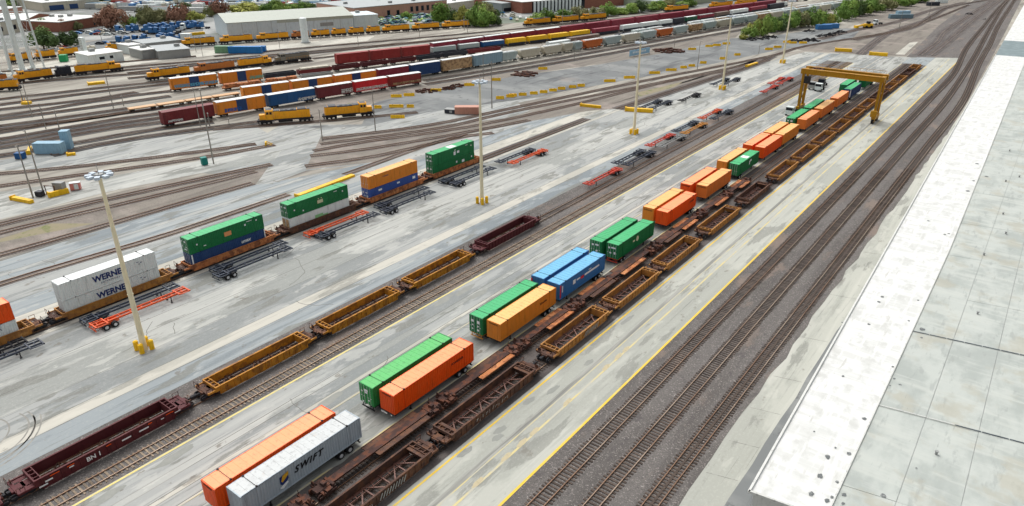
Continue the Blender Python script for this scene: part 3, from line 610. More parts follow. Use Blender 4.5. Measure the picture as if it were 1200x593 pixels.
def trailer(x, y, wall, roof, label, doors='far', ch=None, trim=None, group='container trailers parked in pairs beside the spine cars', L=CL):
    # the wheels stand at the rear (door) end
    side = 0 if x > -58 else 1
    k = min(SURV, key=lambda q: abs(q[0]-y)); y, Ls = k[1+side]      # surveyed start and length of each trailer
    t = thing('container_trailer', label, 'trailer', (x, y, 0), 0, group, sy=Ls/CL)
    if doors == 'far': add_container(t, wall, roof, 1.22, 0, doors='far', trim=trim, L=L); add_chassis(t, ch or DARK, 0)
    else:
        add_container(t, wall, roof, 1.22, 0, doors='near', trim=trim, L=L)
        sub = t; ob('chassis_frame', tmpl('chassis', chassis_m), ch or DARK, t, (0, 16.0, 0), math.pi)
        for yy in (3.1, 1.75):
            for s in (-1, 1):
                wv = ob('wheel', tmpl('wheel', wheel_m), TYRE, t, (s*.98, yy, .5)); ob('rim', tmpl('rim', rim_m), RIM, wv)
        for s in (-1, 1): ob('landing_leg', tmpl('leg', leg_m), DARK, t, (s*.75, 12.6, 0))
    return t
RX, LX = -56.75, -59.95
TY = [27.0, 48.5, 70.3, 86.9, 107.3, 126.3, 147.2, 166.3, 186.6, 202.6]
# pair 1
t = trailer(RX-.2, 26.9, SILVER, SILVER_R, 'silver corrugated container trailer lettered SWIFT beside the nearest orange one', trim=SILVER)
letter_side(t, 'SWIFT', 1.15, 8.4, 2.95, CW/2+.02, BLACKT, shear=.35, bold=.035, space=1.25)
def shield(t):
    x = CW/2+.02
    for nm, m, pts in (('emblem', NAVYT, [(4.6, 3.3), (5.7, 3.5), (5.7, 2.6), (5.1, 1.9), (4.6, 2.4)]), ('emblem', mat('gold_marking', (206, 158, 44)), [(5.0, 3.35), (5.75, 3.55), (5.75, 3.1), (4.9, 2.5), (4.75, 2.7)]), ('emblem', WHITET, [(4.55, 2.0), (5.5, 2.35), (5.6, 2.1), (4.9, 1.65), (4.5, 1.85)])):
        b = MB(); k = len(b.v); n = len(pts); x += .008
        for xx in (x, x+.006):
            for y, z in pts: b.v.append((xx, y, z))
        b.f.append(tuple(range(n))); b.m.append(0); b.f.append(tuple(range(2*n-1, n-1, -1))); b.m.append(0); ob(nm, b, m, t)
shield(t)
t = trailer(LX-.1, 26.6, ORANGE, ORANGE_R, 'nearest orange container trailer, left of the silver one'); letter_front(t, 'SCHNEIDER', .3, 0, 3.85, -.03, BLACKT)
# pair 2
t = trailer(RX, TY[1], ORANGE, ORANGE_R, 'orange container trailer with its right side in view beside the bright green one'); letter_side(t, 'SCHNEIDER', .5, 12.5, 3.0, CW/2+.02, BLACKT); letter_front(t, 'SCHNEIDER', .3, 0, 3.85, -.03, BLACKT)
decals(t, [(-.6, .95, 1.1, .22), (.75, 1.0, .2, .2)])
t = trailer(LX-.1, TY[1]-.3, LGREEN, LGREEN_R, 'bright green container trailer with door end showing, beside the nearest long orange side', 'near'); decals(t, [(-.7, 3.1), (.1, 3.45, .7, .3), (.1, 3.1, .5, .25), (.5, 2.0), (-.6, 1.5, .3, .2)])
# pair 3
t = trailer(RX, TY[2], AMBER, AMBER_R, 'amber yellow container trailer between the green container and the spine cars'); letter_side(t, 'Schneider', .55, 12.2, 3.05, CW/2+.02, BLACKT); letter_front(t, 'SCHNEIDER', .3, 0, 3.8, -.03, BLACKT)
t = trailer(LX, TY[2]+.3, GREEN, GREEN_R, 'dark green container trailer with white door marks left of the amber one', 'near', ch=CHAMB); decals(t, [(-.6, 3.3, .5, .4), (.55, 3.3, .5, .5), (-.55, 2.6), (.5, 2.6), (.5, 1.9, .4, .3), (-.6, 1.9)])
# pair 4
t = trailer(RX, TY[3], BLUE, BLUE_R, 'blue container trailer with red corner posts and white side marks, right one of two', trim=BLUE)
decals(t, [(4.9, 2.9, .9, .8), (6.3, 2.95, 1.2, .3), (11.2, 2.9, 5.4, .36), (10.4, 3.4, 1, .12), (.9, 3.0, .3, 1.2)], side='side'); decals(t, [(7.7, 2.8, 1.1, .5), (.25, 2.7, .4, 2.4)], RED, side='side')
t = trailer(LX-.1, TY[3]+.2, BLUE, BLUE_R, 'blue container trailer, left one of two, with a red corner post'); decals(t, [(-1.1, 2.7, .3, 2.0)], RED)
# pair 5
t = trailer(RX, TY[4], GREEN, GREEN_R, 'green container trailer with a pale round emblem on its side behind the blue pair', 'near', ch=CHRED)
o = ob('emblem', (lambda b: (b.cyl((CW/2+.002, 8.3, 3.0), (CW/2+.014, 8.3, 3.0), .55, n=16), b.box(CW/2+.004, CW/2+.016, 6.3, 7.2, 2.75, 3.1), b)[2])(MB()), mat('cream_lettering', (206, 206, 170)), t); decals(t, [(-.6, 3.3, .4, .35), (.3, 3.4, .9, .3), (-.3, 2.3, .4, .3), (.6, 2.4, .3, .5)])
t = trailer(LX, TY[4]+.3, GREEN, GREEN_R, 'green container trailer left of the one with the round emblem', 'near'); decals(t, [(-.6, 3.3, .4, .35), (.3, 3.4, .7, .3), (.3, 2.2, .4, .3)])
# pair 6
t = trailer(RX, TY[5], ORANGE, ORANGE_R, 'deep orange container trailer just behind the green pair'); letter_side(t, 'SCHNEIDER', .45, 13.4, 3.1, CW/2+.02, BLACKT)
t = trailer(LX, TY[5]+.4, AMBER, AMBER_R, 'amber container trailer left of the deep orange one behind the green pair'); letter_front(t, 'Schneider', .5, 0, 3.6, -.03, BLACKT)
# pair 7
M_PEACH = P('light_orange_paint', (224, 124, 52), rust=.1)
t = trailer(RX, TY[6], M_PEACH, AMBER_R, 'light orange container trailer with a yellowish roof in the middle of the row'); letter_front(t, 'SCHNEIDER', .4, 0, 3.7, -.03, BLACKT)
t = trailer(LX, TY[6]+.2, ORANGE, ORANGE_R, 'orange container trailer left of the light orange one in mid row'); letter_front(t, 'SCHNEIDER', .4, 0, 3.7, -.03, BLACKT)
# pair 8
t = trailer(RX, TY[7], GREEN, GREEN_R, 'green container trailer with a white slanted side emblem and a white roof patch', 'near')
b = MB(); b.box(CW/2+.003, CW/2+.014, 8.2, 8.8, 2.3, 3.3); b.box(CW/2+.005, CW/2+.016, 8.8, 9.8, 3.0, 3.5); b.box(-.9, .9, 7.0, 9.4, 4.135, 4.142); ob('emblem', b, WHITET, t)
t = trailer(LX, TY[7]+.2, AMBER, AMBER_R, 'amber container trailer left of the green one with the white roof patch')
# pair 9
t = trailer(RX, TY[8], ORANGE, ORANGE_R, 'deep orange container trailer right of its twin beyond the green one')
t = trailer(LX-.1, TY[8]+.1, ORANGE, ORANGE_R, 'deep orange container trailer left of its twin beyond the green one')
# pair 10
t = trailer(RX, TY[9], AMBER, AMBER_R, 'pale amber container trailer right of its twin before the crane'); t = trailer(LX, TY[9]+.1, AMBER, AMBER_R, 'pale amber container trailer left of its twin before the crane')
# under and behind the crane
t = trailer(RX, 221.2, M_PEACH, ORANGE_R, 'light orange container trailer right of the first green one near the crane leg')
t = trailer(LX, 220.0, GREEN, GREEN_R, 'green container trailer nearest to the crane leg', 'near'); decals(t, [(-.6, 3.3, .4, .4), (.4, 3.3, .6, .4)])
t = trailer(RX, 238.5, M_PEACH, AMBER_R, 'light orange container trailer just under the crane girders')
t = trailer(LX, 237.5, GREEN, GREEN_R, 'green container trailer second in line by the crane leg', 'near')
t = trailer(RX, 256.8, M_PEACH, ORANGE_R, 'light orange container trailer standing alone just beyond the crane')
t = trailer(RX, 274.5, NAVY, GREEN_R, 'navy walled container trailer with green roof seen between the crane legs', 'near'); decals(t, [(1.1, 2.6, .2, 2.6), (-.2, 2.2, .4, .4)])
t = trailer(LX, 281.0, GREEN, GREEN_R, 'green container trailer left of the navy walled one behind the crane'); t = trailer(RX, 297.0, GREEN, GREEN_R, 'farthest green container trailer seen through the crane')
# ---- empty chassis
def chassis(x, y, m, label, rz=0.0):
    t = thing('empty_chassis', label, 'chassis', (x, y, 0), rz, 'empty container chassis parked on the apron'); add_chassis(t, m); return t
for x, y, m, lab, rz in [
 (-109.1, 51.2, CHORANGE, 'orange empty chassis below the white double stack', 1), (-112.0, 51.0, CHBLUE, 'dark empty chassis between the orange one and the white double stack', 1),
 (-109.4, 72.6, CHBLUE, 'dark empty chassis beside the green and navy double stack, outer of two', 1), (-112.2, 73.6, CHBLUE, 'dark empty chassis tucked close to the green and navy double stack', 1),
 (-111.6, 94.2, CHORANGE, 'red orange empty chassis below the green and white double stack', 1), (-108.9, 95.0, CHBLUE, 'dark empty chassis right of the red orange one', 1),
 (-111.9, 113.6, CHBLUE, 'dark empty chassis close to the amber and blue double stack', 1), (-108.7, 112.4, CHBLUE, 'dark empty chassis outer of two by the amber and blue double stack', 1),
 (-111.6, 134.5, CHBLUE, 'dark empty chassis close to the all green double stack', 1), (-108.3, 134.8, CHBLUE, 'dark empty chassis outer of two by the all green double stack', 1),
 (-106.8, 140.0, CHORANGE, 'orange empty chassis behind the mast right of the all green stack', 0), (-110.0, 138.6, CHBLUE, 'slate empty chassis left of the orange one behind the mast', 0),
 (-82.3, 138.0, CHRED, 'red empty chassis nearest along the ballast bed', 0), (-85.0, 156.3, CHBLUE, 'dark empty chassis left of two beyond the red one', 0), (-82.2, 156.8, CHBLUE, 'dark empty chassis right of two beyond the red one', 0),
 (-85.5, 176.0, CHRED, 'red empty chassis third along the ballast bed', 0), (-82.4, 177.0, GREYP, 'grey empty chassis right of the third red one', 0),
 (-80.9, 182.5, CHBLUE, 'slate empty chassis left of the amber one', 0) if False else (-86.2, 194.5, CHBLUE, 'slate empty chassis left of the amber one', 0), (-83.1, 194.0, CHAMB, 'amber empty chassis between slate ones along the ballast bed', 0),
 (-86.3, 214.0, CHORANGE, 'orange empty chassis in the farther pair along the ballast bed', 0), (-83.0, 215.5, CHBLUE, 'slate blue empty chassis in the farther pair along the ballast bed', 0),
 (-108.6, 214.5, CHBLUE, 'navy empty chassis left of two behind the yellow barrier', 0), (-105.2, 215.5, CHBLUE, 'navy empty chassis right of two behind the yellow barrier', 0),
 (-102.2, 233.0, DARK, 'dark empty chassis standing alone mid apron', 0), (-104.3, 266.3, CHBLUE, 'dark empty chassis left of the fourth mast', 0), (-101.0, 269.5, CHBLUE, 'dark empty chassis right beside the fourth mast', 0),
 (-84.0, 264.5, CHRED, 'red empty chassis far left of the crane, nearer of two', 0), (-86.9, 281.4, CHRED, 'red empty chassis far left of the crane, second of three', 0), (-84.2, 283.4, CHRED, 'red empty chassis far left of the crane, third of three', 0),
 (-110.8, 28.9, CHBLUE, 'pale blue grey empty chassis at the left edge of the photo', 1), (-113.2, 27.6, DARK, 'black empty chassis beside the near orange container at the left edge', 1)]:
    chassis(x, y, m, lab, math.pi if rz else 0.0)
# ================================================================ RAIL VEHICLES
def bogie_m():
    b = MB()
    for s in (-1, 1):
        b.box(s*.98-.07, s*.98+.07, -1.15, 1.15, .42, .62); b.box(s*.98-.09, s*.98+.09, -.35, .35, .25, .75)
    b.box(-1.0, 1.0, -.22, .22, .45, .78); return b.mesh('bogie')
def wheelset_m():
    b = MB(); b.cyl((-.8, 0, 0), (.8, 0, 0), .08, n=6)
    for s in (-1, 1): b.cyl((s*.70, 0, 0), (s*.83, 0, 0), .45, n=12)
    return b.mesh('wheelset')
def bogie(root, y, m=None, full=True):
    o = ob('bogie', tmpl('bogie', bogie_m), m or DARK, root, (0, y, .14))
    if full:
        for yy in (-.88, .88): ob('wheelset', tmpl('wheelset', wheelset_m), m or DARK, o, (0, yy, .42))
    else:
        def f():
            b = MB()
            for yy in (-.88, .88):
                for s in (-1, 1): b.cyl((s*.70, yy, .42), (s*.83, yy, .42), .45, n=8)
            return b.mesh('wheelset')
        ob('wheelset', tmpl('wheels_far', f), m or DARK, o)
def coupler(root, y, d=1):
    b = MB(); b.box(-.12, .12, min(0, d*1.0), max(0, d*1.0), -.1, .12); b.box(-.2, .2, d*.8-.2, d*.8+.25, -.18, .2)
    ob('coupler', tmpl(('coupler', d), lambda: b.mesh('coupler')), DARK, root, (0, y, .95))
FLOORB = P('brown_floor_brace', (116, 82, 72), rust=.4)
def well_meshes(L, style):
    """an empty well: two deep ribbed sides, lattice floor and raised end decks over the bogies"""
    def f():
        w = 1.55; e = 2.35 if style != 'long' else 2.9; top, low = (1.6, .5); out = {}
        if style == 'long': top = 1.8
        if style == 'low': top = 1.55
        def side(s):
            b = MB(); x = s*w
            b.box(min(x, x-s*.06), max(x, x-s*.06), e-.3, L-e+.3, low, top)
            b.box(min(x+s*.08, x-s*.16), max(x+s*.08, x-s*.16), e-.9, L-e+.9, top, top+.09)          # top chord
            b.box(min(x+s*.06, x-s*.1), max(x+s*.06, x-s*.1), e-.3, L-e+.3, low-.12, low)
            for yy0, yy1 in ((.35, e-.9), (L-e+.9, L-.35)): b.box(min(x+s*.05, x-s*.12), max(x+s*.05, x-s*.12), yy0, yy1, 1.05, 1.32)
            for yy0, yy1 in ((e-.9, e-.3), (L-e+.3, L-e+.9)): b.box(min(x+s*.04, x-s*.08), max(x+s*.04, x-s*.08), yy0, yy1, .95, top)
            n = int((L-2*e)/.95)
            for k in range(n+1):
                y = e-.1+(L-2*e+.2)*k/n; b.box(min(x, x+s*.1), max(x, x+s*.1), y-.05, y+.05, low, top)
            return b
        out['side_wall_l'] = side(-1).mesh('side_wall'); out['side_wall_r'] = side(1).mesh('side_wall')
        b = MB(); n = max(3, int((L-2*e)/2.3)); y0, y1 = e, L-e
        for k in range(n):
            a, c = y0+(y1-y0)*k/n, y0+(y1-y0)*(k+1)/n
            (b.beam((-w+.1, a, .55), (w-.1, c, .55), .16, .1) if k % 2 else b.beam((w-.1, a, .55), (-w+.1, c, .55), .16, .1)); b.box(-w+.06, w-.06, a-.08, a+.08, .42, .58)
            if style == 'brace': b.beam((-w+.1, (a+c)/2, .55), (-w+1.3, (a+c)/2-.5, .95), .06); b.beam((w-.1, a+.3, .6), (w-.12, a+.3, 1.6), .08)
        for x in (-.75, .75): b.box(x-.07, x+.07, y0, y1, .38, .5)
        b.box(-w+.06, -w+.4, y0, y1, .38, .46); b.box(w-.4, w-.06, y0, y1, .38, .46)
        out['floor_brace'] = b.mesh('floor_brace')
        def deck(flip):
            b = MB(); Y = lambda v: L-v if flip else v
            def bx(x0, x1, a, c, z0, z1, m=0): b.box(x0, x1, min(Y(a), Y(c)), max(Y(a), Y(c)), z0, z1, m)
            bx(-.55, .55, .05, e-.2, .85, 1.2); bx(-w+.13, w-.13, e-.55, e-.15, .5, 1.4)     # bulkhead
            bx(-w+.1, w-.1, .3, .7, 1.0, 1.26); bx(-w+.13, w-.13, 1.2, 1.5, .98, 1.2)
            for s in (-1, 1): bx(s*1.05-.3, s*1.05+.3, .75, e-.6, 1.16, 1.22)
            bx(-w+.15, w-.15, e-.15, e+.45, 1.4, 1.5) if style == 'brace' else None
            bx(-.9, .9, e-.62, e-.56, .9, 1.6)
            return b.mesh('end_deck')
        out['deck_n'] = deck(False); out['deck_f'] = deck(True)
        for nm_, fl in (('bulkhead_n', False), ('bulkhead_f', True)):
            b = MB(); Y = lambda v: L-v if fl else v
            def bx2(x0, x1, a, c, z0, z1): b.box(x0, x1, min(Y(a), Y(c)), max(Y(a), Y(c)), z0, z1)
            bx2(-w+.162, w-.162, e-.9, e-.74, 1.3, top+.088); bx2(-w+.162, w-.162, e-.14, e-.04, .5, top+.06)
            for xx in (-.8, 0, .8): bx2(xx-.05, xx+.05, e-.74, e-.14, 1.42, top+.02)
            out[nm_] = b.mesh('bulkhead')
        def rail():
            b = MB()
            for a, c in (((-1.4, .15, 1.2), (-1.4, .15, 2.2)), ((-.7, .15, 1.2), (-.7, .15, 2.2)), ((-1.4, .15, 2.2), (-.7, .15, 2.2)), ((1.4, .3, 1.2), (1.4, .3, 1.9)), ((1.4, 1.1, 1.2), (1.4, 1.1, 1.9)), ((1.4, .3, 1.9), (1.4, 1.1, 1.9))): b.beam(a, c, .05)
            b.cyl((-1.1, .5, 1.5), (-1.1, .58, 1.5), .3, n=10)
            return b.mesh('handrail')
        out['handrail'] = rail()
        return out
    return tmpl(('well', round(L, 1), style), f)
KY = 1.0125
def well_car(x, y, L, m, label, style='std', floor=None, group=None, name='well_car', bogies=(True, True)):
    t = thing(name, label, 'rail car', (x, y*KY, 0), 0, group); L *= KY; M_ = well_meshes(L, style)
    ob('side_wall', M_['side_wall_l'], m, t); ob('side_wall', M_['side_wall_r'], m, t); ob('floor_brace', M_['floor_brace'], floor or FLOORB, t); ob('bulkhead', M_['bulkhead_n'], m, t); ob('bulkhead', M_['bulkhead_f'], m, t)
    dk = BROWN if m in (OCHRE, OCHRE2, RUST) else m
    ob('end_deck', M_['deck_n'], dk, t); ob('end_deck', M_['deck_f'], dk, t); ob('handrail', M_['handrail'], DBROWN, t)
    o = ob('handrail', M_['handrail'], DBROWN, t, (0, L, 0), math.pi)
    if bogies[0]: bogie(t, .9)
    if bogies[1]: bogie(t, L-.9)
    coupler(t, 0.1, -1); coupler(t, L-.1, 1); return t
GA = 'well cars on the left ballast bed'
t = well_car(-79.9, -8.5, 20.9, MAROON, 'dark maroon well car cut off by the bottom left corner', 'long', group=GA)
t = well_car(-79.9, 13.2, 20.6, MAROON, 'long dark maroon well car with white BN marks nearest the bottom left', 'long', group=GA, floor=BROWN)
letter_side(t, 'BN 1', .8, 8.3, 1.15, 1.68, WHITET, bold=.02); decals(t, [], WHITET)
b = MB()
for y, z, w_, h_ in [(11.6, 1.15, 1.1, .2), (13.7, 1.15, 1.2, .2), (3.0, 1.1, .8, .2), (2.3, .75, .9, .2), (5.6, 1.3, .5, .15), (16.5, 1.3, .4, .12), (18.3, 1.2, .8, .12)]: b.box(1.66, 1.672, y, y+w_, z, z+h_)
ob('marking', b, WHITET, t)
b = MB()
for y, w_ in [(3.6, 1.0), (5.4, .8), (9.8, .6), (14.9, .5), (17.2, 1.0)]: b.box(1.66, 1.673, y, y+w_, 1.55, 1.67)
ob('marking', b, ORANGE, t)
for i, (y, L) in enumerate([(35.6, 18.4), (54.5, 17.9), (72.9, 18.0)]):
    well_car(-79.9, y, L, OCHRE2, ['ochre yellow well car right behind the dark maroon one', 'ochre yellow well car in the middle of three', 'ochre yellow well car joining the far maroon one'][i], floor=BROWN, group=GA)
well_car(-79.9, 92.0, 20.2, MAROON, 'dark maroon well car at the far end of the ochre ones', 'long', group=GA, floor=BROWN)
# ---- the right row of empty wells
WL = [(6.5, 20.5, BROWN, 'brace'), (27.6, 19.2, BROWN, 'brace'), (47.4, 20.2, BROWN, 'brace'), (70.3, 17.4, OCHRE, 'std'), (87.9, 17.3, OCHRE, 'std'), (105.4, 17.4, OCHRE, 'std'), (125.3, 18.3, OCHRE, 'brace'), (146.4, 16.8, BROWN, 'brace'),
      (166.6, 17.8, OCHRE, 'std'), (184.7, 17.8, OCHRE, 'std'), (202.8, 17.3, OCHRE, 'std'), (220.4, 17.3, OCHRE, 'std'), (238.0, 17.3, OCHRE, 'std'), (255.6, 17.3, OCHRE, 'std'), (273.2, 17.3, BROWN, 'std'), (290.8, 17.3, OCHRE, 'std'), (308.4, 17.3, OCHRE, 'std'), (326, 17.3, BROWN, 'std'), (343.6, 12.5, OCHRE, 'std')]
for i, (y, L, m, st) in enumerate(WL):
    col = 'rusty brown' if m is BROWN else 'weathered ochre'
    lab = '%s well car, %s from the near end beside the yellow line' % (col, ordn(i))
    if i == len(WL)-1: lab = 'ochre empty well car at the far end of the long row, beyond the crane'
    t = well_car(-48.3, y, L, m, lab, st, group='empty wells in the long row along the yellow line')
    if i in (1, 2):
        b = MB(); r = random.Random(i)
        for k in range(11):      # scrawled graffiti strokes
            yy = L*(.12 if i == 1 else .3)+k*L*.032; z0 = .6+r.random()*.25; b.beam((1.662, yy, z0), (1.662, yy+r.uniform(-.15, .3), z0+r.uniform(.3, .6)), .02, .09); 
            if k % 3 == 0: b.beam((1.664, yy, z0+.3), (1.664, yy+.35, z0+.35), .02, .09)
        ob('graffiti', b, mat('worn_graffiti', (170, 166, 160), [((110, 84, 74), (3, 3, 3), 4, .45, .6, .8)]), t)
    if i in (1, 3):
        b = MB(); r = random.Random(i)
        for k in range(9):
            yy = L*.5+k*.45; b.beam((1.668, yy, .6), (1.668, yy+.4, 1.4), .02, .16)
        ob('graffiti', b, mat('pale_graffiti', (166, 172, 150) if i == 3 else (150, 152, 150)), t)
# ---- spine cars
def spine_meshes(L, two):
    def f():
        out = {}; b = MB()
        b.box(-.36, .36, .6, L-.6, .78, 1.16); b.box(-.5, .5, .6, L-.6, 1.16, 1.19); out['centre_beam'] = b.mesh('centre_beam')
        pl = []
        rng = [(.40, .84)] if not two else [(.12, .40), (.5, .8)]
        for a, c in rng:
            for s in (-1, 1):
                q = MB(); off = .5 if s > 0 else 0
                q.box(min(s*.56, s*1.35), max(s*.56, s*1.35), L*a+off, L*c+off, 1.0, 1.09)
                n = 6
                for k in range(n): yy = L*a+off+(L*(c-a))*(k+.5)/n; q.box(min(s*.36, s*1.3), max(s*.36, s*1.3), yy-.07, yy+.07, .9, 1.0)
                q.box(min(s*1.3, s*1.38), max(s*1.3, s*1.38), L*a+off, L*c+off, .96, 1.14); pl.append(q.mesh('platform'))
        out['platforms'] = pl
        b = MB()
        b.box(-1.2, 1.2, .35, .65, .9, 1.15); b.box(-.5, .5, .0, 2.2, .8, 1.2); b.box(-1.1, -.5, .9, 1.7, 1.05, 1.12); b.box(.5, 1.1, .9, 1.7, 1.05, 1.12); b.box(-.8, .8, 1.9, 2.2, .9, 1.25)
        b.box(-.3, .3, 1.0, 1.5, 1.2, 1.6); b.cyl((-.9, .5, 1.4), (-.9, .6, 1.4), .28, n=10)
        for x in (-1.1, 1.1): b.beam((x, .5, 1.1), (x, .5, 1.7), .06)
        out['end'] = b.mesh('end_platform'); return out
    return tmpl(('spine', round(L, 1), two), f)
for i, (y, L, two) in enumerate([(-2, 17, False), (15.4, 17.5, False), (33.7, 20.0, False), (54.2, 16.7, False), (71.2, 15.4, False), (86.8, 28.0, True), (115.6, 21.6, True), (137.4, 14.6, False), (152.3, 13.4, False)]):
    t = thing('spine_car', 'rusty spine car frame, %s from the near end beside the trailers' % ordn(i), 'rail car', (-53.0, y, 0), 0, 'spine cars beside the container trailers'); M_ = spine_meshes(L, two)
    ob('centre_beam', M_['centre_beam'], DBROWN, t)
    for k, p in enumerate(M_['platforms']): ob('platform', p, RUST if (i+k) % 4 < 2 else BROWN, t)
    ob('end_platform', M_['end'], DBROWN, t); ob('end_platform', M_['end'], DBROWN, t, (0, L, 0), math.pi); bogie(t, 1.1, DBROWN); bogie(t, L-1.1, DBROWN)
    if two: bogie(t, L*.45, DBROWN)
# ---- double stack row on the left
DS = [(12.6, ORANGE, ORANGE_R, WHITE, WHITE, 'orange container stacked on a white one at the left edge', 'white container under the orange one at the left edge', OCHRE),
      (35.0, WHITE, WHITE_R, WHITE, WHITE_R, 'white container lettered WERNER on top of its twin behind the tall mast', 'white container lettered WERNER under its twin behind the tall mast', OCHRE),
      (56.7, GREEN, GREEN_R, NAVY, NAVY, 'green container with an orange emblem on top of a navy one', 'navy container with white script under a green one', RUST),
      (78.2, GREEN, GREEN_R, WHITE, WHITE_R, 'green container with pale emblem on top of a white one', 'white container with a green side logo under a green one', BROWN),
      (99.8, AMBER, AMBER_R, RBLUE, RBLUE, 'amber container on top of a royal blue one', 'royal blue container with white marks under the amber one', RUST),
      (121.0, GREEN, GREEN_R, GREEN, GREEN_R, 'green container with white marks on top of another green one near the second mast', 'green container at the bottom of the all green stack near the second mast', RUST)]
DX = -117.2
for i, (y, wt, rt, wb, rb, lt, lb, wm) in enumerate(DS):
    t = well_car(DX, (y-2.55)/KY, 21.25/KY, wm, 'rusty well car carrying the %s double stack' % ['orange and white', 'all white', 'green and navy', 'green and white', 'amber and blue', 'all green'][i], 'low', group='well cars carrying double stacks')
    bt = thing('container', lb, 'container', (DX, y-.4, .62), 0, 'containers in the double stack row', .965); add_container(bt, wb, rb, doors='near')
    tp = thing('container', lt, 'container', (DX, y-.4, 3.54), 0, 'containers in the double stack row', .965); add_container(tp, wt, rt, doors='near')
    X_ = CW/2+.02
    if i == 0: letter_side(bt, 'TER', 1.0, 13.2, 2.2, X_, NAVYT)
    if i == 1:
        for c in (tp, bt):
            letter_side(c, 'WERNER', 1.4, 8.0, 1.65, X_, NAVYT, bold=.05); letter_side(c, 'ENTERPRISES', .38, 7.9, .78, X_, NAVYT, space=1.5); decals(c, [(12.9, 2.1, .4, .1), (13.5, 1.9, .4, .1), (13.1, 1.7, .2, .15)], NAVYT, 'side')
    if i == 2:
        letter_side(bt, 'umax', .95, 11.6, 1.8, X_, WHITET, shear=.3, bold=.03); decals(tp, [(8.1, 1.5, 1.5, .85)], mat('salmon_marking', (222, 150, 98)), 'side'); decals(tp, [(12.0, 2.0, .35, .35), (14.6, 2.2, .3, .25), (1.6, 1.5, .3, .3), (3.1, .8, .5, .15), (13, 2.5, 1.2, .1)], None, 'side')
        decals(tp, [(-.7, 2.3), (.3, 2.3, .5, .25), (-.7, 1.4), (.5, 1.3), (.2, .8, .8, .2)]); b = MB(); b.box(X_, X_+.05, .05, .3, .1, 2.8); b.box(X_, X_+.05, 15.9, 16.1, .1, 2.8); ob('marking', b, WHITET, bt)
    if i == 3:
        decals(tp, [(8.3, 1.4, 1.5, .7), (7.9, 2.05, .25, .2), (8.7, 2.05, .25, .2)], mat('cream_lettering', (206, 206, 170)), 'side'); decals(tp, [(1.5, 1.4, .3, .3), (3.7, .7, .3, .3), (14.6, 1.9, .3, .3), (12.6, 2.4, .9, .12)], None, 'side')
        decals(tp, [(-.7, 2.2, .4, .3), (.4, 2.2, .6, .3), (-.7, 1.3), (.5, 1.2)]); decals(bt, [(7.6, 1.3, 2.2, .7), (9.3, 1.0, 1.4, .5)], mat('light_green_marking', (140, 196, 140)), 'side'); decals(bt, [(-.6, 1.4, .9, 2.4), (.6, 1.4, .9, 2.4)], TAN)
    if i == 4:
        letter_side(tp, 'SCHNEIDER', .36, 5.4, 1.9, X_, NAVYT); decals(bt, [(3.4, 2.0, 1.1, .45), (9.4, 2.1, .9, .4), (14.7, 2.0, 1.0, .6), (9, .6, 6, .35)], None, 'side'); decals(bt, [(-.7, 2.0, .3, .5), (.4, 2.0, .6, .2), (-.2, 1.2, .3, .3), (.6, 1.1, .3, .6)])
    if i == 5:
        decals(tp, [(8.2, 1.4, .8, .9), (9.6, 1.5, .9, .6), (8.4, 2.2, .5, .2), (14.9, 2.0, .3, .3), (13, 2.5, .9, .12)], None, 'side'); decals(bt, [(8.9, 1.9, .5, .5), (11.5, 1.6, 1.0, .7), (15, 1.9, .4, .4)], None, 'side'); decals(tp, [(-.6, 2.2, .4, .4), (.4, 2.2, .5, .3), (-.6, 1.2, .4, .4), (.4, 1.2, .5, .3)]); decals(bt, [(-.6, 2.0, .4, .4), (.4, 2.0, .5, .3)]); b = MB(); b.box(-.9, .9, 7, 9.6, 2.895, 2.905); ob('marking', b, WHITET, tp)
# ================================================================ FAR TRAINS
def boxcar_m(L, h, panels=True, white=False):
    def f():
        w = 1.5; o = {}
        b = MB(); b.box(-w, w, 0.3, L-.3, 1.05, h)
        n = int(L/1.1)
        for k in range(n+1):
            y = .3+(L-.6)*k/n
            for s in (-1, 1): b.box(min(s*w, s*(w+.05)), max(s*w, s*(w+.05)), y-.05 if k else y, y+.05 if k < n else y, 1.1, h-.05)
        b.box(-w-.06, w+.06, .28, L-.28, 1.0, 1.12); o['body'] = b.mesh('body')
        b = MB(); b.ext([(-w-.05, h-.02), (w+.05, h-.02), (w+.05, h+.06), (0, h+.28), (-w-.05, h+.06)], .25, L-.25)
        for k in range(int(L/1.5)): y = .6+k*1.5; b.box(-w, w, y, y+.08, h+.1, h+.29) if False else None
        o['roof'] = b.mesh('roof')
        b = MB()
        for s in (-1, 1): b.box(min(s*w, s*(w+.12)), max(s*w, s*(w+.12)), L*.40, L*.60, 1.15, h-.15); b.box(min(s*w, s*(w+.16)), max(s*w, s*(w+.16)), L*.38, L*.62, h-.16, h-.08)
        o['door'] = b.mesh('door')
        b = MB()
        for s in (-1, 1):
            for y in (.5, L-.7):
                for k in range(8): b.box(min(s*w, s*(w+.14)), max(s*w, s*(w+.14)), y, y+.4, 1.2+k*.42, 1.24+k*.42)
        b.box(-.6, .6, .0, L, .75, 1.0); o['ladder'] = b.mesh('ladder'); return o
    return tmpl(('box', round(L, 0), h), f)
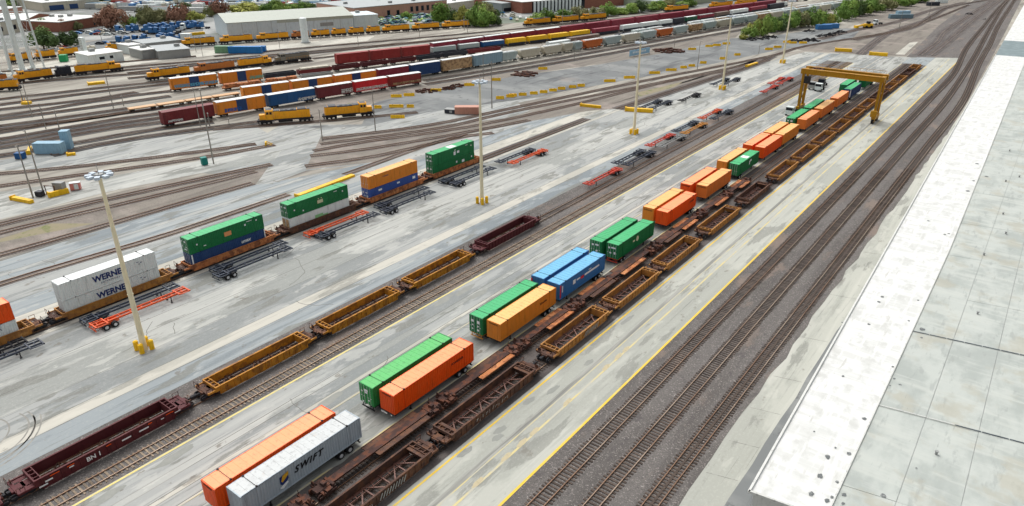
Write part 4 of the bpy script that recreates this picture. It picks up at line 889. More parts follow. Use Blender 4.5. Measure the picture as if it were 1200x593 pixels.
def hopper_m():
    def f():
        L = 17.0; w = 1.5; h = 4.5; o = {}
        b = MB(); b.ext([(1.5, 2.3), (.75, 3.6), (.75, 4.1), (1.1, h), (L-1.1, h), (L-.75, 4.1), (L-.75, 3.6), (L-1.5, 2.3), (L-3.0, 1.25), (3.0, 1.25)], -w, w, axis='x')
        n = 13
        for k in range(n+1):
            y = 1.9+(L-3.8)*k/n
            for s in (-1, 1): b.box(min(s*w, s*(w+.1)), max(s*w, s*(w+.1)), y-.06, y+.06, 2.1, h-.1)
        o['body'] = b.mesh('body')
        b = MB()
        for k in range(3):
            y = 3.4+k*3.5; b.ext([(y, 1.6), (y+3.2, 1.6), (y+2.1, .4), (y+1.1, .4)], -.9, .9, axis='x')
        b.box(-.5, .5, .2, L-.2, .85, 1.1); b.box(-1.45, 1.45, .3, 1.0, .95, 1.1); b.box(-1.45, 1.45, L-1.0, L-.3, .95, 1.1); o['hopper_chute'] = b.mesh('hopper_chute')
        b = MB(); b.box(-.5, .5, 1.4, L-1.4, h, h+.16)
        for k in range(6): b.box(-.7, .7, 2.2+k*2.4, 3.2+k*2.4, h+.02, h+.24)
        b.box(-1.4, -1.0, .9, L-.9, h+.02, h+.06); b.box(1.0, 1.4, .9, L-.9, h+.02, h+.06); o['roof_walk'] = b.mesh('roof_walk')
        b = MB()
        for y in (.4, L-.4):
            for x in (-1.4, 1.4): b.beam((x, y, 1.0), (x, y+(.6 if y < 5 else -.6), 4.2), .07)
            for k in range(6): b.box(-1.4, -.9, y-.03, y+.03, 1.3+k*.45, 1.35+k*.45)
        o['ladder'] = b.mesh('ladder'); return o
    return tmpl('hopper', f)
def gondola_m(h=2.4):
    def f():
        L, w = 17.0, 1.5; b = MB()
        for s in (-1, 1):
            b.box(min(s*w, s*(w-.1)), max(s*w, s*(w-.1)), .4, L-.4, 1.0, h)
            for k in range(14): y = .6+k*(L-1.2)/13; b.box(min(s*w, s*(w+.1)), max(s*w, s*(w+.1)), y-.07, y+.07, 1.0, h)
            b.box(min(s*(w-.12), s*(w+.1)), max(s*(w-.12), s*(w+.1)), .35, L-.35, h, h+.1)
        for y in (.35, L-.5): b.box(-w, w, y, y+.15, 1.0, h+.02)
        b.box(-w+.05, w-.05, .4, L-.4, .9, 1.12); b.box(-.4, .4, 0, L, .7, .9); return b.mesh('body')
    return tmpl(('gon', h), f)
def tank_m():
    def f():
        L = 16.0; b = MB(); b.cyl((0, 1.0, 2.65), (0, L-1.0, 2.65), 1.42, n=16); b.cyl((0, .6, 2.65), (0, 1.0, 2.65), 1.0, 1.42, n=16); b.cyl((0, L-1.0, 2.65), (0, L-.6, 2.65), 1.42, 1.0, n=16)
        b.cyl((0, L/2, 3.9), (0, L/2, 4.5), .5, n=10); b.box(-.9, .9, L/2-1.4, L/2+1.4, 4.0, 4.1); return b.mesh('tank')
    return tmpl('tank', f)
def loco_m():
    def f():
        L = 21.0; o = {}
        b = MB(); b.box(-1.5, 1.5, .5, L-.5, 1.15, 1.55); b.box(-1.3, 1.3, .2, .6, .5, 1.5); b.box(-1.3, 1.3, L-.6, L-.2, .5, 1.5); b.box(-.5, .5, -.2, L+.2, .9, 1.2); o['underframe'] = b.mesh('underframe')
        b = MB(); b.box(-1.1, 1.1, 6.2, L-1.0, 1.55, 4.1); b.box(-.95, .95, .9, 3.2, 1.55, 3.1)
        for k in range(11):
            for s in (-1, 1): b.box(min(s*1.1, s*1.14), max(s*1.1, s*1.14), 6.6+k*1.15, 7.5+k*1.15, 1.8, 3.4)
        b.box(-1.4, 1.4, L-5.8, L-2.2, 3.4, 4.35); b.box(-1.3, 1.3, 6.3, 8.6, 3.0, 4.2); o['hood'] = b.mesh('hood')
        b = MB(); b.box(-1.48, 1.48, 3.2, 6.1, 1.55, 4.3); b.ext([(-1.5, 4.3), (1.5, 4.3), (1.1, 4.6), (-1.1, 4.6)], 3.1, 6.2); o['cab'] = b.mesh('cab')
        b = MB(); b.box(-1.3, -.2, 3.17, 3.2, 3.2, 4.0); b.box(.2, 1.3, 3.17, 3.2, 3.2, 4.0)
        for s in (-1, 1): b.box(min(s*1.48, s*1.5), max(s*1.48, s*1.5), 3.6, 4.5, 3.2, 4.0); b.box(min(s*1.48, s*1.5), max(s*1.48, s*1.5), 4.8, 5.7, 3.2, 4.0)
        o['window'] = b.mesh('window')
        b = MB(); b.box(-1.12, 1.12, 8.7, L-5.9, 3.85, 4.2); b.box(-1.42, 1.42, L-5.7, L-2.3, 4.1, 4.42); b.box(-1.1, 1.1, L-2.2, L-.98, 4.0, 4.18); b.box(-1.32, 1.32, 6.3, 8.6, 4.05, 4.28)
        for y in (L-5, L-3.9, L-2.9): b.cyl((0, y, 4.3), (0, y, 4.48), .5, n=10)
        for y in (9.5, 11.2): b.cyl((0, y, 3.95), (0, y, 4.3), .5, n=10)
        b.box(-.5, .5, 12.8, 14, 3.95, 4.35); b.box(-1.1, 1.1, 3.4, 5.9, 4.59, 4.64); o['roof_fan'] = b.mesh('roof_fan')
        b = MB(); b.ext([(-1.35, .9), (-1.1, .45), (1.1, .45), (1.35, .9), (1.35, 1.15), (-1.35, 1.15)], 7.8, 13.2); o['fuel_tank'] = b.mesh('fuel_tank')
        b = MB()
        for s in (-1, 1):
            b.beam((s*1.45, .6, 2.5), (s*1.45, 3.0, 2.5), .05); b.beam((s*1.45, 6.3, 2.5), (s*1.45, L-.6, 2.5), .05)
            for k in range(10): y = 6.5+k*1.5; b.beam((s*1.45, y, 1.55), (s*1.45, y, 2.5), .05)
        o['handrail'] = b.mesh('handrail')
        b = MB()
        for s in (-1, 1):
            b.box(s*1.05-.1, s*1.05+.1, -2.2, 2.2, .5, .95)
            for yy in (-1.7, 0, 1.7): b.cyl((s*.72, yy, .5), (s*.92, yy, .5), .5, n=10)
        b.box(-.9, .9, -1.9, 1.9, .55, 1.1); o['bogie'] = b.mesh('bogie'); return o
    return tmpl('loco', f)
def car_root(path, S, s0, s1, name, label, cat, L0, group, off=-1.55, flip=False):
    p0, _ = at_s(path, S, s0+.1); p1, _ = at_s(path, S, s1-.1); d = (p1-p0).normalized(); n = Vector((d.y, -d.x, 0))
    L = (p1-p0).length; p = p0+n*off; rz = math.atan2(-d.x, d.y)
    if flip: p = p1+n*off; rz += math.pi
    return thing(name, label, cat, (p.x, p.y, .05), rz, group, sy=L/L0)
def build_car(t, kind, m, roof=None, alt=None, marks=None):
    if kind in ('boxcar', 'hicube', 'autorack'):
        L0 = 16.0; h = {'boxcar': 4.7, 'hicube': 5.0, 'autorack': 5.4}[kind]; M_ = boxcar_m(L0, h)
        ob('body', M_['body'], m, t); ob('roof', M_['roof'], roof or WHITE_R, t); ob('ladder', M_['ladder'], DARK, t)
        if kind != 'autorack': ob('door', M_['door'], alt or m, t)
        else:
            ob('door', M_['door'], alt, t) if alt else None
        bogie(t, 2.2, full=False); bogie(t, L0-2.2, full=False)
    elif kind == 'hopper':
        M_ = hopper_m(); ob('body', M_['body'], m, t); ob('hopper_chute', M_['hopper_chute'], m, t); ob('roof_walk', M_['roof_walk'], roof or WHITE_R, t); ob('ladder', M_['ladder'], m, t); bogie(t, 1.9, full=False); bogie(t, 15.1, full=False)
    elif kind == 'gondola':
        ob('body', gondola_m(), m, t); bogie(t, 2.2, full=False); bogie(t, 14.8, full=False)
        if roof: ob('cargo', tmpl('gcargo', lambda: (lambda b: (b.box(-1.25, 1.25, 1.6, 15.4, 1.2, 3.1), [b.box(-1.3, 1.3, 2+k*2.7, 2.2+k*2.7, 1.15, 3.18) for k in range(5)], b)[2].mesh('cargo'))(MB())), roof, t)
    elif kind == 'flat':
        def ff():
            b = MB(); b.box(-1.45, 1.45, .3, 16.7, 1.0, 1.3); b.box(-.4, .4, 0, 17, .7, 1.0)
            for k in range(12): b.box(-1.5, 1.5, .8+k*1.35, 1.0+k*1.35, .95, 1.34)
            return b.mesh('deck')
        ob('deck', tmpl('flat', ff), m, t); bogie(t, 2.2, full=False); bogie(t, 14.8, full=False)
        if roof:
            ob('cargo', tmpl('fcargo', lambda: (lambda b: ([b.box(-1.25, 1.25, 1+k*5.1, 5.7+k*5.1, 1.3, 2.35-.2*(k % 2)) for k in range(3)], b)[1].mesh('cargo'))(MB())), roof, t)
    elif kind == 'tank':
        ob('tank', tank_m(), m, t); ob('deck', tmpl('tdeck', lambda: (lambda b: (b.box(-.5, .5, 0, 16, .85, 1.2), b.box(-1.2, 1.2, 1.4, 2.4, 1, 1.5), b.box(-1.2, 1.2, 13.6, 14.6, 1, 1.5), b)[3].mesh('deck'))(MB())), DARK, t); bogie(t, 2.0, full=False); bogie(t, 14, full=False)
    elif kind == 'stack':      # a container carried on a flat articulated well
        o = well_meshes(17.0, 'low'); ob('side_wall', o['side_wall_l'], alt or BLACKC, t); ob('side_wall', o['side_wall_r'], alt or BLACKC, t); ob('end_deck', o['deck_n'], BLACKC, t); ob('end_deck', o['deck_f'], BLACKC, t); bogie(t, .9, full=False); bogie(t, 16.1, full=False)
        b = tmpl('farbox', lambda: (lambda b: (b.box(-1.28, 1.28, .9, 16.1, .7, 3.6), [b.box(-1.31, 1.31, 1+k*1.25, 1.08+k*1.25, .75, 3.62) for k in range(12)], b)[2].mesh('container'))(MB())); ob('container_body', b, m, t)
        ob('container_roof', tmpl('farroof', lambda: (lambda b: (b.box(-1.27, 1.27, .92, 16.08, 3.6, 3.66), b)[1].mesh('r'))(MB())), roof or WHITE_R, t)
    elif kind == 'loco':
        M_ = loco_m(); rf = roof or LOCOG
        ob('underframe', M_['underframe'], DARK, t); ob('hood', M_['hood'], m, t); ob('cab', M_['cab'], m, t); ob('window', M_['window'], GLASS, t); ob('roof_fan', M_['roof_fan'], rf, t); ob('fuel_tank', M_['fuel_tank'], DARK, t); ob('handrail', M_['handrail'], alt or m, t)
        ob('bogie', M_['bogie'], DARK, t, (0, 3.3, .1)); ob('bogie', M_['bogie'], DARK, t, (0, 17.7, .1))
L0S = {'boxcar': 16.0, 'hicube': 16.0, 'autorack': 16.0, 'hopper': 17.0, 'gondola': 17.0, 'flat': 17.0, 'tank': 16.0, 'stack': 17.0, 'loco': 21.0}
KN = {'boxcar': ('boxcar', 'boxcar'), 'hicube': ('boxcar', 'boxcar'), 'autorack': ('autorack', 'rail car'), 'hopper': ('hopper_car', 'hopper car'), 'gondola': ('gondola_car', 'rail car'), 'flat': ('flat_car', 'rail car'), 'tank': ('tank_car', 'tank car'), 'stack': ('container_flat_car', 'rail car'), 'loco': ('locomotive', 'locomotive')}
def row(pxs, cars, group, deg=2, z=0.0, off=-1.55, rail=True, shift=0.0, world=None):
    pts = world or [G(x, y, z) for x, y in pxs]
    path = fit_path(pts, deg) if len(pts) > 2 else smooth_path(pts)
    if shift: path = [p-n*(-shift) for p, t, n in offs(path)]
    # extend a little both ways
    d0 = (path[0]-path[1]).normalized(); d1 = (path[-1]-path[-2]).normalized(); path = [path[0]+d0*40]+path+[path[-1]+d1*60]
    S = arclen(path); zz = z if not shift else 1.0
    def find(x):
        lo, hi = 0, S[-1]
        for _ in range(40):
            m = (lo+hi)/2; p, _d = at_s(path, S, m)
            if PX((p.x, p.y, zz))[0] < x: lo = m
            else: hi = m
        return lo
    for c in cars:
        kind, x0, x1, m, lab = c[:5]; ex = c[5] if len(c) > 5 else {}
        nm, cat = KN[kind]
        t = car_root(path, S, find(x0), find(x1), nm, lab, cat, L0S[kind], group, off, ex.pop('flip', False)); build_car(t, kind, m, **{k: v for k, v in ex.items() if k in ('roof', 'alt')})
        t.location.z = .1
        g = ex.get('tag')
        if g:
            h = {'boxcar': 4.7, 'hicube': 5.0}.get(kind, 4); b = MB(); r = random.Random(int(x0)); y0, y1, zz0, zz1 = g[1]
            y = y0*16
            while y < y1*16:
                ww = r.uniform(.5, .9); b.beam((1.65, y, zz0+r.uniform(0, .2)), (1.65, y+r.uniform(-.3, .5), zz1-r.uniform(0, .4)), .03, r.uniform(.16, .3)); b.beam((1.66, y, (zz0+zz1)/2), (1.66, y+ww, (zz0+zz1)/2+r.uniform(-.5, .5)), .03, .22); b.beam((1.655, y, zz1-.1), (1.655, y+ww*.7, zz1-r.uniform(0, .3)), .03, .18); y += ww*.75
            ob('graffiti', b, g[0], t)
    return path
GW = mat('pale_graffiti_paint', (206, 208, 204)); GB = mat('blue_graffiti_paint', (96, 168, 200)); GB2 = mat('strong_blue_graffiti', (40, 96, 168)); GT = mat('teal_graffiti_paint', (110, 180, 160))
A = row([(193, 149), (255, 141), (317, 128.5), (373, 119), (412, 111), (457, 105), (495, 100)], [
 ('boxcar', 192, 254.5, MARB, 'dark red boxcar leading the nearest train in the left yard', dict(roof=MARB, tag=(GW, (.1, .35, 1.3, 2.1)))),
 ('hicube', 255.5, 314, AMBER, 'amber boxcar with a navy door and blue graffiti next to the dark red one', dict(alt=NAVY, tag=(GB2, (.15, .45, 1.3, 2.6)))),
 ('boxcar', 315, 372, BLUE if False else P('deep_blue_paint', (30, 84, 138), rust=.15), 'deep blue boxcar with a white roof in the nearest train', dict(tag=(GW, (.62, .95, 1.2, 2.2)))),
 ('boxcar', 373, 415, P('wine_paint', (108, 44, 50), rust=.2), 'wine coloured boxcar with pale graffiti between blue and bright red ones', dict(tag=(GW, (.66, .98, 1.2, 2.9)))),
 ('boxcar', 416, 456, RED, 'bright red boxcar with white graffiti', dict(tag=(GW, (.05, .95, 1.2, 2.4)))),
 ('boxcar', 457, 495, P('brick_paint', (134, 52, 48), rust=.3), 'brick red boxcar at the far end of the nearest train', dict(tag=(TAN, (.1, .95, 1.3, 2.3))))], 'nearest boxcar train')
row([(202, 108.5), (259, 101), (310, 96), (350, 91.5), (391, 84), (488, 72.5), (549, 66.5), (588, 60.5)], [
 ('hicube', 201, 257.5, AMBER, 'amber boxcar with pale blue graffiti, leftmost of its train', dict(alt=NAVY, tag=(GB, (.1, .98, 1.3, 2.6)))),
 ('hicube', 259, 310, AMBER, 'amber boxcar with a navy door and teal graffiti, second of its train', dict(alt=NAVY, tag=(GT, (.68, .98, 1.3, 2.6)))),
 ('gondola', 311, 349, BLACKC, 'low black gondola behind the second amber boxcar'), ('gondola', 350, 391, MARB, 'maroon gondola holding a pale load', dict(roof=CREAM)),
 ('gondola', 392, 424, MAROON, 'dark maroon gondola right of the one with a pale load'), ('gondola', 425, 457, MAROON, 'dark maroon gondola under the red containers'), ('gondola', 458, 489, MAROON, 'dark maroon gondola before the black flat cars'),
 ('gondola', 490, 519, BLACKC, 'black gondola with pale lettering, left of two'), ('gondola', 520, 549, BLACKC, 'black gondola with pale lettering, right of two'), ('gondola', 550, 588, MARB, 'maroon gondola past the black ones')], 'mixed train with amber boxcars and gondolas')
TANF = P('tan_timber_deck', (214, 172, 126), rust=.4, rustc=(150, 110, 80))
row([(152, 133), (285, 113)], [('flat', 152, 186, TANF, 'tan flat car at the near end of the low row'), ('flat', 186, 219, TANF, 'tan flat car, second in the low row'), ('flat', 219, 251, TANF, 'tan flat car, third in the low row'), ('flat', 251, 283, TANF, 'tan flat car beside the short amber boxcar')], 'row of tan flat cars')
row([(266, 107), (350, 96.5), (400, 91)], [('flat', 262, 310, RUST, 'rust coloured flat car with a low load behind the amber train', dict(roof=RUST)), ('flat', 312, 352, RUST, 'second rust coloured flat car with a low load', dict(roof=RUST)), ('gondola', 354, 392, GREYP, 'grey gondola between the amber boxcars and the maroon one')], 'low cars between the amber trains')
row([(283, 105), (340, 98), (443, 84), (517, 73), (588, 62)], [
 ('autorack', 283, 340, AMBER, 'long amber boxcar with navy door and white roof, first behind the tan flat cars', dict(alt=NAVY)), ('autorack', 341, 391, AMBER, 'long amber boxcar with navy door, second behind the nearest train', dict(alt=NAVY)), ('autorack', 392, 442, AMBER, 'long amber boxcar with navy door, third behind the nearest train', dict(alt=NAVY)),
 ('autorack', 443, 480, MARR, 'wine autorack with a white roof after the amber boxcars'), ('autorack', 481, 517, NAVY, 'navy autorack with a white roof behind the green boxcar'), ('autorack', 518, 554, TAN, 'tan autorack with a white roof behind the tan hopper'), ('autorack', 555, 590, LBLUE, 'pale blue autorack with a white roof')], 'tall cars with white roofs', z=4.9)
CP = [(357, 110), (441, 97), (480, 90.5), (518, 85), (549, 81.5), (581, 76), (610, 72), (661, 62.5), (707, 56), (730, 51), (770, 45), (810, 39), (828, 35.4), (873, 28.5), (905, 23), (945, 17), (990, 10)]
CC = [('tank', 357, 381, LBLUE, 'pale blue tank car behind the deep blue boxcar'), ('tank', 382, 400, LBLUE, 'second pale blue tank car'), ('gondola', 401, 440, BLACKC, 'long black gondola behind the bright red boxcar'), ('hopper', 441, 479, PGREY, 'pale grey hopper car behind the brick red boxcar'),
 ('boxcar', 480, 517, DGREEN, 'green boxcar with pale graffiti behind the train end', dict(tag=(GW, (.2, .5, 2.0, 2.8)), roof=DGREEN)), ('hopper', 518, 548, TAN, 'tan graffiti hopper car right of the green boxcar', dict(tag=(GW, (.3, .9, 2.0, 3.2))))]
hx = [(549, 580, PGREY, 'pale'), (581, 608, PGREY, 'pale'), (609, 635, CREAM, 'rust streaked cream'), (636, 660, CREAM, 'rust streaked cream'), (661, 672, CREAM, 'short cream'), (673, 683, PGREY, 'short pale'), (684, 707, P('orange_hopper_paint', (206, 112, 56), rust=.4), 'orange'), (708, 729, PGREY, 'pale'), (730, 751, CREAM, 'cream'), (752, 770, PGREY, 'pale'), (771, 789, P('orange_hopper_paint', (206, 112, 56)), 'orange'), (790, 807, PGREY, 'pale'), (808, 824, TAN, 'tan'), (825, 840, PGREY, 'pale'), (841, 857, CREAM, 'cream'), (858, 873, PGREY, 'pale'), (874, 888, PGREY, 'pale'), (889, 903, TAN, 'tan'), (904, 918, CREAM, 'cream'), (919, 932, PGREY, 'pale'), (933, 946, PGREY, 'pale'), (947, 960, PGREY, 'pale'), (961, 974, CREAM, 'cream'), (975, 990, PGREY, 'pale')]
for i, (a, c, m, n) in enumerate(hx): CC.append(('hopper', a, c, m, '%s hopper car, %s right of the tan graffiti hopper' % (n, ordn(i))))
Cpath = row(CP, CC, 'long hopper train', deg=3)
c2 = [('gondola', 612, 643, BLACKC, 'dark gondola behind the cream hoppers'), ('boxcar', 644, 669, WHITE, 'white boxcar behind the cream hoppers'), ('autorack', 667.5, 703, BROWNB, 'tall brown boxcar behind the orange hopper', dict(roof=BROWNB)), ('gondola', 704, 722, BLACKC, 'low black gondola right of the tall brown boxcar'), ('tank', 723, 742, BLACKC, 'black tank car right of the tall brown boxcar'),
 ('hopper', 743, 760, PGREY, 'pale hopper in the second rank, left of two'), ('hopper', 761, 778, PGREY, 'pale hopper in the second rank, right of two'), ('tank', 779, 793, BLACKC, 'black tank car in the second rank, left of two'), ('tank', 794, 808, BLACKC, 'black tank car in the second rank, right of two')]
for i in range(12): c2.append(('hopper', 809+i*15.5, 824+i*15.5, [WHITE, WHITE, TAN, WHITE, WHITE, CREAM][i % 6], '%s hopper, %s in the second rank past the black tank cars' % (['white', 'white', 'tan', 'white', 'white', 'cream'][i % 6], ordn(i))))
row(None, c2, 'second rank of the hopper trains', world=Cpath[1:-1], shift=-6.5, deg=3)
EP = [(395, 77.5), (505, 66), (600, 55), (694, 42.5), (777, 31), (878, 16)]
ec = [('hicube', 395, 434, DRED, 'dull red boxcar with a white roof edge, left of three', dict(roof=DRED)), ('hicube', 434.5, 471, DRED, 'dull red boxcar, middle of three', dict(roof=DRED)), ('hicube', 471.5, 505, DRED, 'dull red boxcar, right of three', dict(roof=DRED)), ('stack', 506, 537, PGREY, 'pale grey container right of the red ones'), ('stack', 538, 564, PGREY, 'pale grey container left of the blue one'), ('stack', 565, 593, P('deep_blue_paint', (30, 84, 138)), 'deep blue container left of the yellow ones')]
for i in range(4): ec.append(('stack', 594+i*25, 618+i*25, YELLOW, '%s of four yellow containers in a line' % ['leftmost', 'second', 'third', 'rightmost'][i], dict(roof=YELLOW)))
for i, (a, c, m, n, r_) in enumerate([(695, 728, MARR, 'wine', MARR), (729, 751, WHITE, 'white', WHITE_R), (752, 773, WHITE, 'white', WHITE_R), (774, 789, WHITE, 'white', WHITE_R), (790, 803, BLACKC, 'dark', BLACKC), (804, 818, DGREEN, 'dark green', WHITE_R), (819, 838, MARR, 'wine', GREYP), (839, 856, BROWNB, 'brown', BROWNB), (857, 878, WHITE, 'white', WHITE_R), (879, 900, MARR, 'wine', MARR), (901, 920, BLACKC, 'dark', BLACKC), (921, 940, WHITE, 'white', WHITE_R)]):
    ec.append(('stack', a, c, m, '%s container on a flat car, %s right of the yellow ones' % (n, ordn(i)), dict(roof=r_)))
row(EP, ec, 'container train beyond the hoppers')
gc = []
for i in range(14):
    a = 507+i*31-(i*i)*.15; c = 507+(i+1)*31-((i+1)**2)*.15-1; gc.append(('autorack', a, c, MARR, 'wine red autorack with a pale roof, %s from the left of its train' % ordn(i), dict(roof=WHITE_R if i < 5 else MARR)))
row([(505, 51.5), (600, 39.5), (676, 29.5), (780, 16.5), (900, 1.5)], gc, 'wine red autorack train', z=5.4)
# locomotives
lg = 'locomotives in the yard'
row([(303, 147.5), (367, 143.5), (380, 141), (438, 136.5)], [('loco', 302, 368, LOCO, 'yellow locomotive standing left of two in front of the blue boxcar'), ('loco', 379, 440, LOCO, 'yellow locomotive standing right of two in front of the maroon boxcars', dict(flip=True))], lg, off=-1.5)
track(fit_path(gp((250, 151.5), (303, 148), (367, 143.5), (440, 136), (490, 132)), 2), 'siding under the two yellow locomotives', 1.8, M_BALL3, z=.07)
row([(0, 108), (24, 106.5)], [('loco', -34, 25, LOCO, 'yellow locomotive cut off by the left edge, lower one')], lg)
row([(18, 98.5), (66, 92), (88, 89.5), (145, 83.5)], [('loco', -36, 14, LOCOO, 'weathered orange locomotive cut off by the left edge, upper one'), ('loco', 17, 66, LOCO, 'yellow locomotive below the water tower legs'), ('loco', 66, 87, LOCOG if False else BLACKC, 'short dark switcher between two yellow locomotives', {}), ('loco', 87, 146, LOCO, 'yellow locomotive below the white trailer', dict(flip=True))], lg)
row([(174, 96), (228, 88.5), (280, 82), (322, 77), (366, 71)], [('loco', 173, 227, LOCO, 'yellow locomotive above the amber graffiti boxcars'), ('loco', 228, 279, LOCOO, 'weathered orange locomotive between yellow ones'), ('loco', 280, 322, LOCO, 'yellow locomotive left of the grey one', dict(flip=True)), ('loco', 323, 366, P('grey_locomotive_paint', (128, 124, 112)), 'grey and yellow locomotive at the end of its row', dict(alt=LOCO))], lg)
row([(212, 56.5), (254, 52.5), (300, 49), (342, 47), (406, 42), (445, 40), (482, 37.5), (552, 32)], [('loco', 212, 255, LOCO, 'yellow locomotive at the corner of the big shed'), ('loco', 257, 299, LOCO, 'yellow locomotive in front of the big shed gable'), ('loco', 300, 341, LOCO, 'yellow locomotive left of the white tank'), ('loco', 342, 364, LOCOO, 'weathered orange locomotive beside the white tank'), ('loco', 365, 388, LOCO, 'yellow locomotive just right of the white tank'), ('loco', 389, 407, LOCO, 'yellow locomotive below the shed louvre'), ('loco', 409, 428, LOCO, 'yellow locomotive below the pale annex, left'), ('loco', 430, 447, LOCO, 'yellow locomotive below the pale annex, right'), ('loco', 448, 482, LOCO, 'yellow locomotive past the pale annex'), ('loco', 483, 517, LOCO, 'yellow locomotive below the salmon building'), ('loco', 518, 552, LOCO, 'yellow locomotive at the green trees')], lg)
row([(10, 76), (68, 69), (95, 65), (152, 60.5)], [('loco', 12, 42, LOCO, 'yellow locomotive behind the water tower legs'), ('loco', 43, 68, LOCO, 'yellow locomotive right of the water tower'), ('loco', 70, 95, LOCO, 'yellow locomotive behind the green bin'), ('tank', 102, 115, CREAM, 'cream tank wagon left of the far yellow locomotive'), ('loco', 124, 152, LOCO, 'yellow locomotive below the blue trucks')], lg)
row([(615, 31.5), (712, 23)], [('loco', 615, 647, LOCO, 'yellow locomotive left of three beyond the container train'), ('loco', 648, 680, LOCO, 'yellow locomotive middle of three beyond the container train'), ('loco', 681, 712, LOCO, 'yellow locomotive right of three beyond the container train')], lg)
row([(780, 15), (860, 8), (935, 1)], [('loco', 780, 808, LOCO, 'far yellow locomotive at the top, left of three'), ('loco', 832, 860, LOCO, 'far yellow locomotive at the top, middle of three'), ('loco', 862, 888, LOCO, 'far yellow locomotive at the top, right of three'), ('boxcar', 889, 910, BLACKC, 'far black boxcar at the top edge')], lg)
# ================================================================ GANTRY CRANE
t = thing('gantry_crane', 'rusty yellow gantry crane straddling the container row and the wells', 'crane', (0, 0, 0))
x0, x1, ya, yb_, zt = -65.2, -41.6, 244.6, 251.0, 14.6
for y in (ya+.6, yb_-.6):
    b = MB(); b.box(x0-.9, x1+.9, y-.55, y+.55, zt-1.6, zt); b.box(x0-.6, x1+.6, y-.7, y+.7, zt-.05, zt+.08)
    for k in range(12): b.box(x0+k*2.1, x0+k*2.1+.1, y-.6, y+.6, zt-1.6, zt)
    ob('main_girder', b, CRANE, t)
for x in (x0, x1):
    b = MB(); b.box(x-.55, x+.55, ya, yb_, zt-1.5, zt-.3); ob('end_tie', b, CRANE, t)
    for y, yy in ((ya+.6, ya+1.0), (yb_-.6, yb_-1.0)):
        b = MB(); b.beam((x, y, zt-1.2), (x, yy, 2.0), .72, .7); b.beam((x+.38, y, zt-1.0), (x+.38, yy, 2.0), .06, .74); ob('leg', b, CRANE, t)
    b = MB(); b.beam((x, ya+.8, 9), (x, yb_-.9, 9), .35); b.beam((x, ya+.9, 8.8), (x, yb_-1.0, 2.2), .22); ob('brace', b, CRANE, t)
    b = MB(); b.box(x-.55, x+.55, ya-.2, yb_+.2, 1.3, 2.2); ob('sill_beam', b, CRANE, t)
    for y in (ya, ya+1.5, yb_-1.5, yb_):
        b = MB(); b.cyl((x-.35, y, .75), (x+.35, y, .75), .75, n=14); wv = ob('wheel', b, TYRE, t); b = MB(); b.cyl((x-.37, y, .75), (x+.37, y, .75), .35, n=10); ob('rim', b, CRANE, wv)
    b = MB()
    for k in range(22): b.box(x+.6, x+.7, ya-.1, ya+.5, 2.4+k*.5, 2.45+k*.5)
    b.beam((x+.65, ya-.1, 2.2), (x+.65, ya-.1, 13.5), .06); b.beam((x+.65, ya+.5, 2.2), (x+.65, ya+.5, 13.5), .06); ob('ladder', b, DBROWN, t)
b = MB(); b.box(x1-.9, x1+.9, ya-.9, ya+.6, 2.3, 4.2); ob('motor_housing', b, CRANE, t)
b = MB(); b.box(-63.5, -60.0, ya+1.3, yb_-1.3, zt-1.0, zt-.1); b.box(-62.8, -61, ya+2.2, yb_-2.2, zt-.1, zt+.3); ob('trolley', b, DBROWN, t)
b = MB(); b.box(-64.4, -62.6, ya-.9, ya+.4, zt-4.4, zt-2.2); ob('cab', b, DARK, t)
b = MB()
for y in (ya-.2, yb_+.2):
    b.beam((x0, y, zt+1.0), (x1, y, zt+1.0), .06)
    for k in range(13): b.beam((x0+k*1.96, y, zt), (x0+k*1.96, y, zt+1.0), .05)
ob('handrail', b, CRANE, t)
b = MB(); b.cyl((x0-.8, ya+3, 3), (x0-.8, ya+3, 12.5), .28, n=8); ob('cable_reel_arm', b, DARK, t)
# yard tractor with a white cab at the crane's left leg, others behind it
def tractor(p, rz, m, label, group='yard tractors and trucks'):
    def f():
        o = {}
        b = MB(); b.box(-1.2, 1.2, 0, 1.9, .9, 3.0); b.box(-1.1, 1.1, -.1, .02, .6, 1.6); o['cab'] = b.mesh('cab')
        b = MB(); b.box(-.5, .5, 1.9, 5.8, .8, 1.1); b.box(-.7, .7, 4.2, 5.4, 1.1, 1.3); o['frame'] = b.mesh('frame')
        b = MB(); b.box(-1.1, 1.1, -.03, 0.03, 1.9, 2.8)
        for s in (-1, 1): b.box(min(s*1.2, s*1.22), max(s*1.2, s*1.22), .3, 1.5, 1.9, 2.8)
        o['window'] = b.mesh('window')
        b = MB(); b.cyl((-.25, 0, 0), (.25, 0, 0), .5, n=12); o['wheel'] = b.mesh('wheel'); return o
    M_ = tmpl('tractor', f); t = thing('yard_tractor', label, 'truck', (p[0], p[1], .02), rz, group)
    ob('cab', M_['cab'], m, t); ob('frame', M_['frame'], DARK, t); ob('window', M_['window'], GLASS, t)
    for y in (.7, 4.8):
        for s in (-1, 1): ob('wheel', M_['wheel'], TYRE, t, (s*.95, y, .5))
    return t
p = G(929, 134); tractor((-66.0, 238.5), 0, WHITE, 'white cab yard tractor at the foot of the left crane leg')
tractor((-71.9, 284.5), 0, GREYP, 'grey yard tractor seen through the crane left leg', None); tractor((-69.2, 283.0), 0, WHITE, 'white topped yard tractor seen through the crane gap', None); tractor((-70.6, 292.0), 0, DARK, 'black yard tractor behind the white topped one', None)
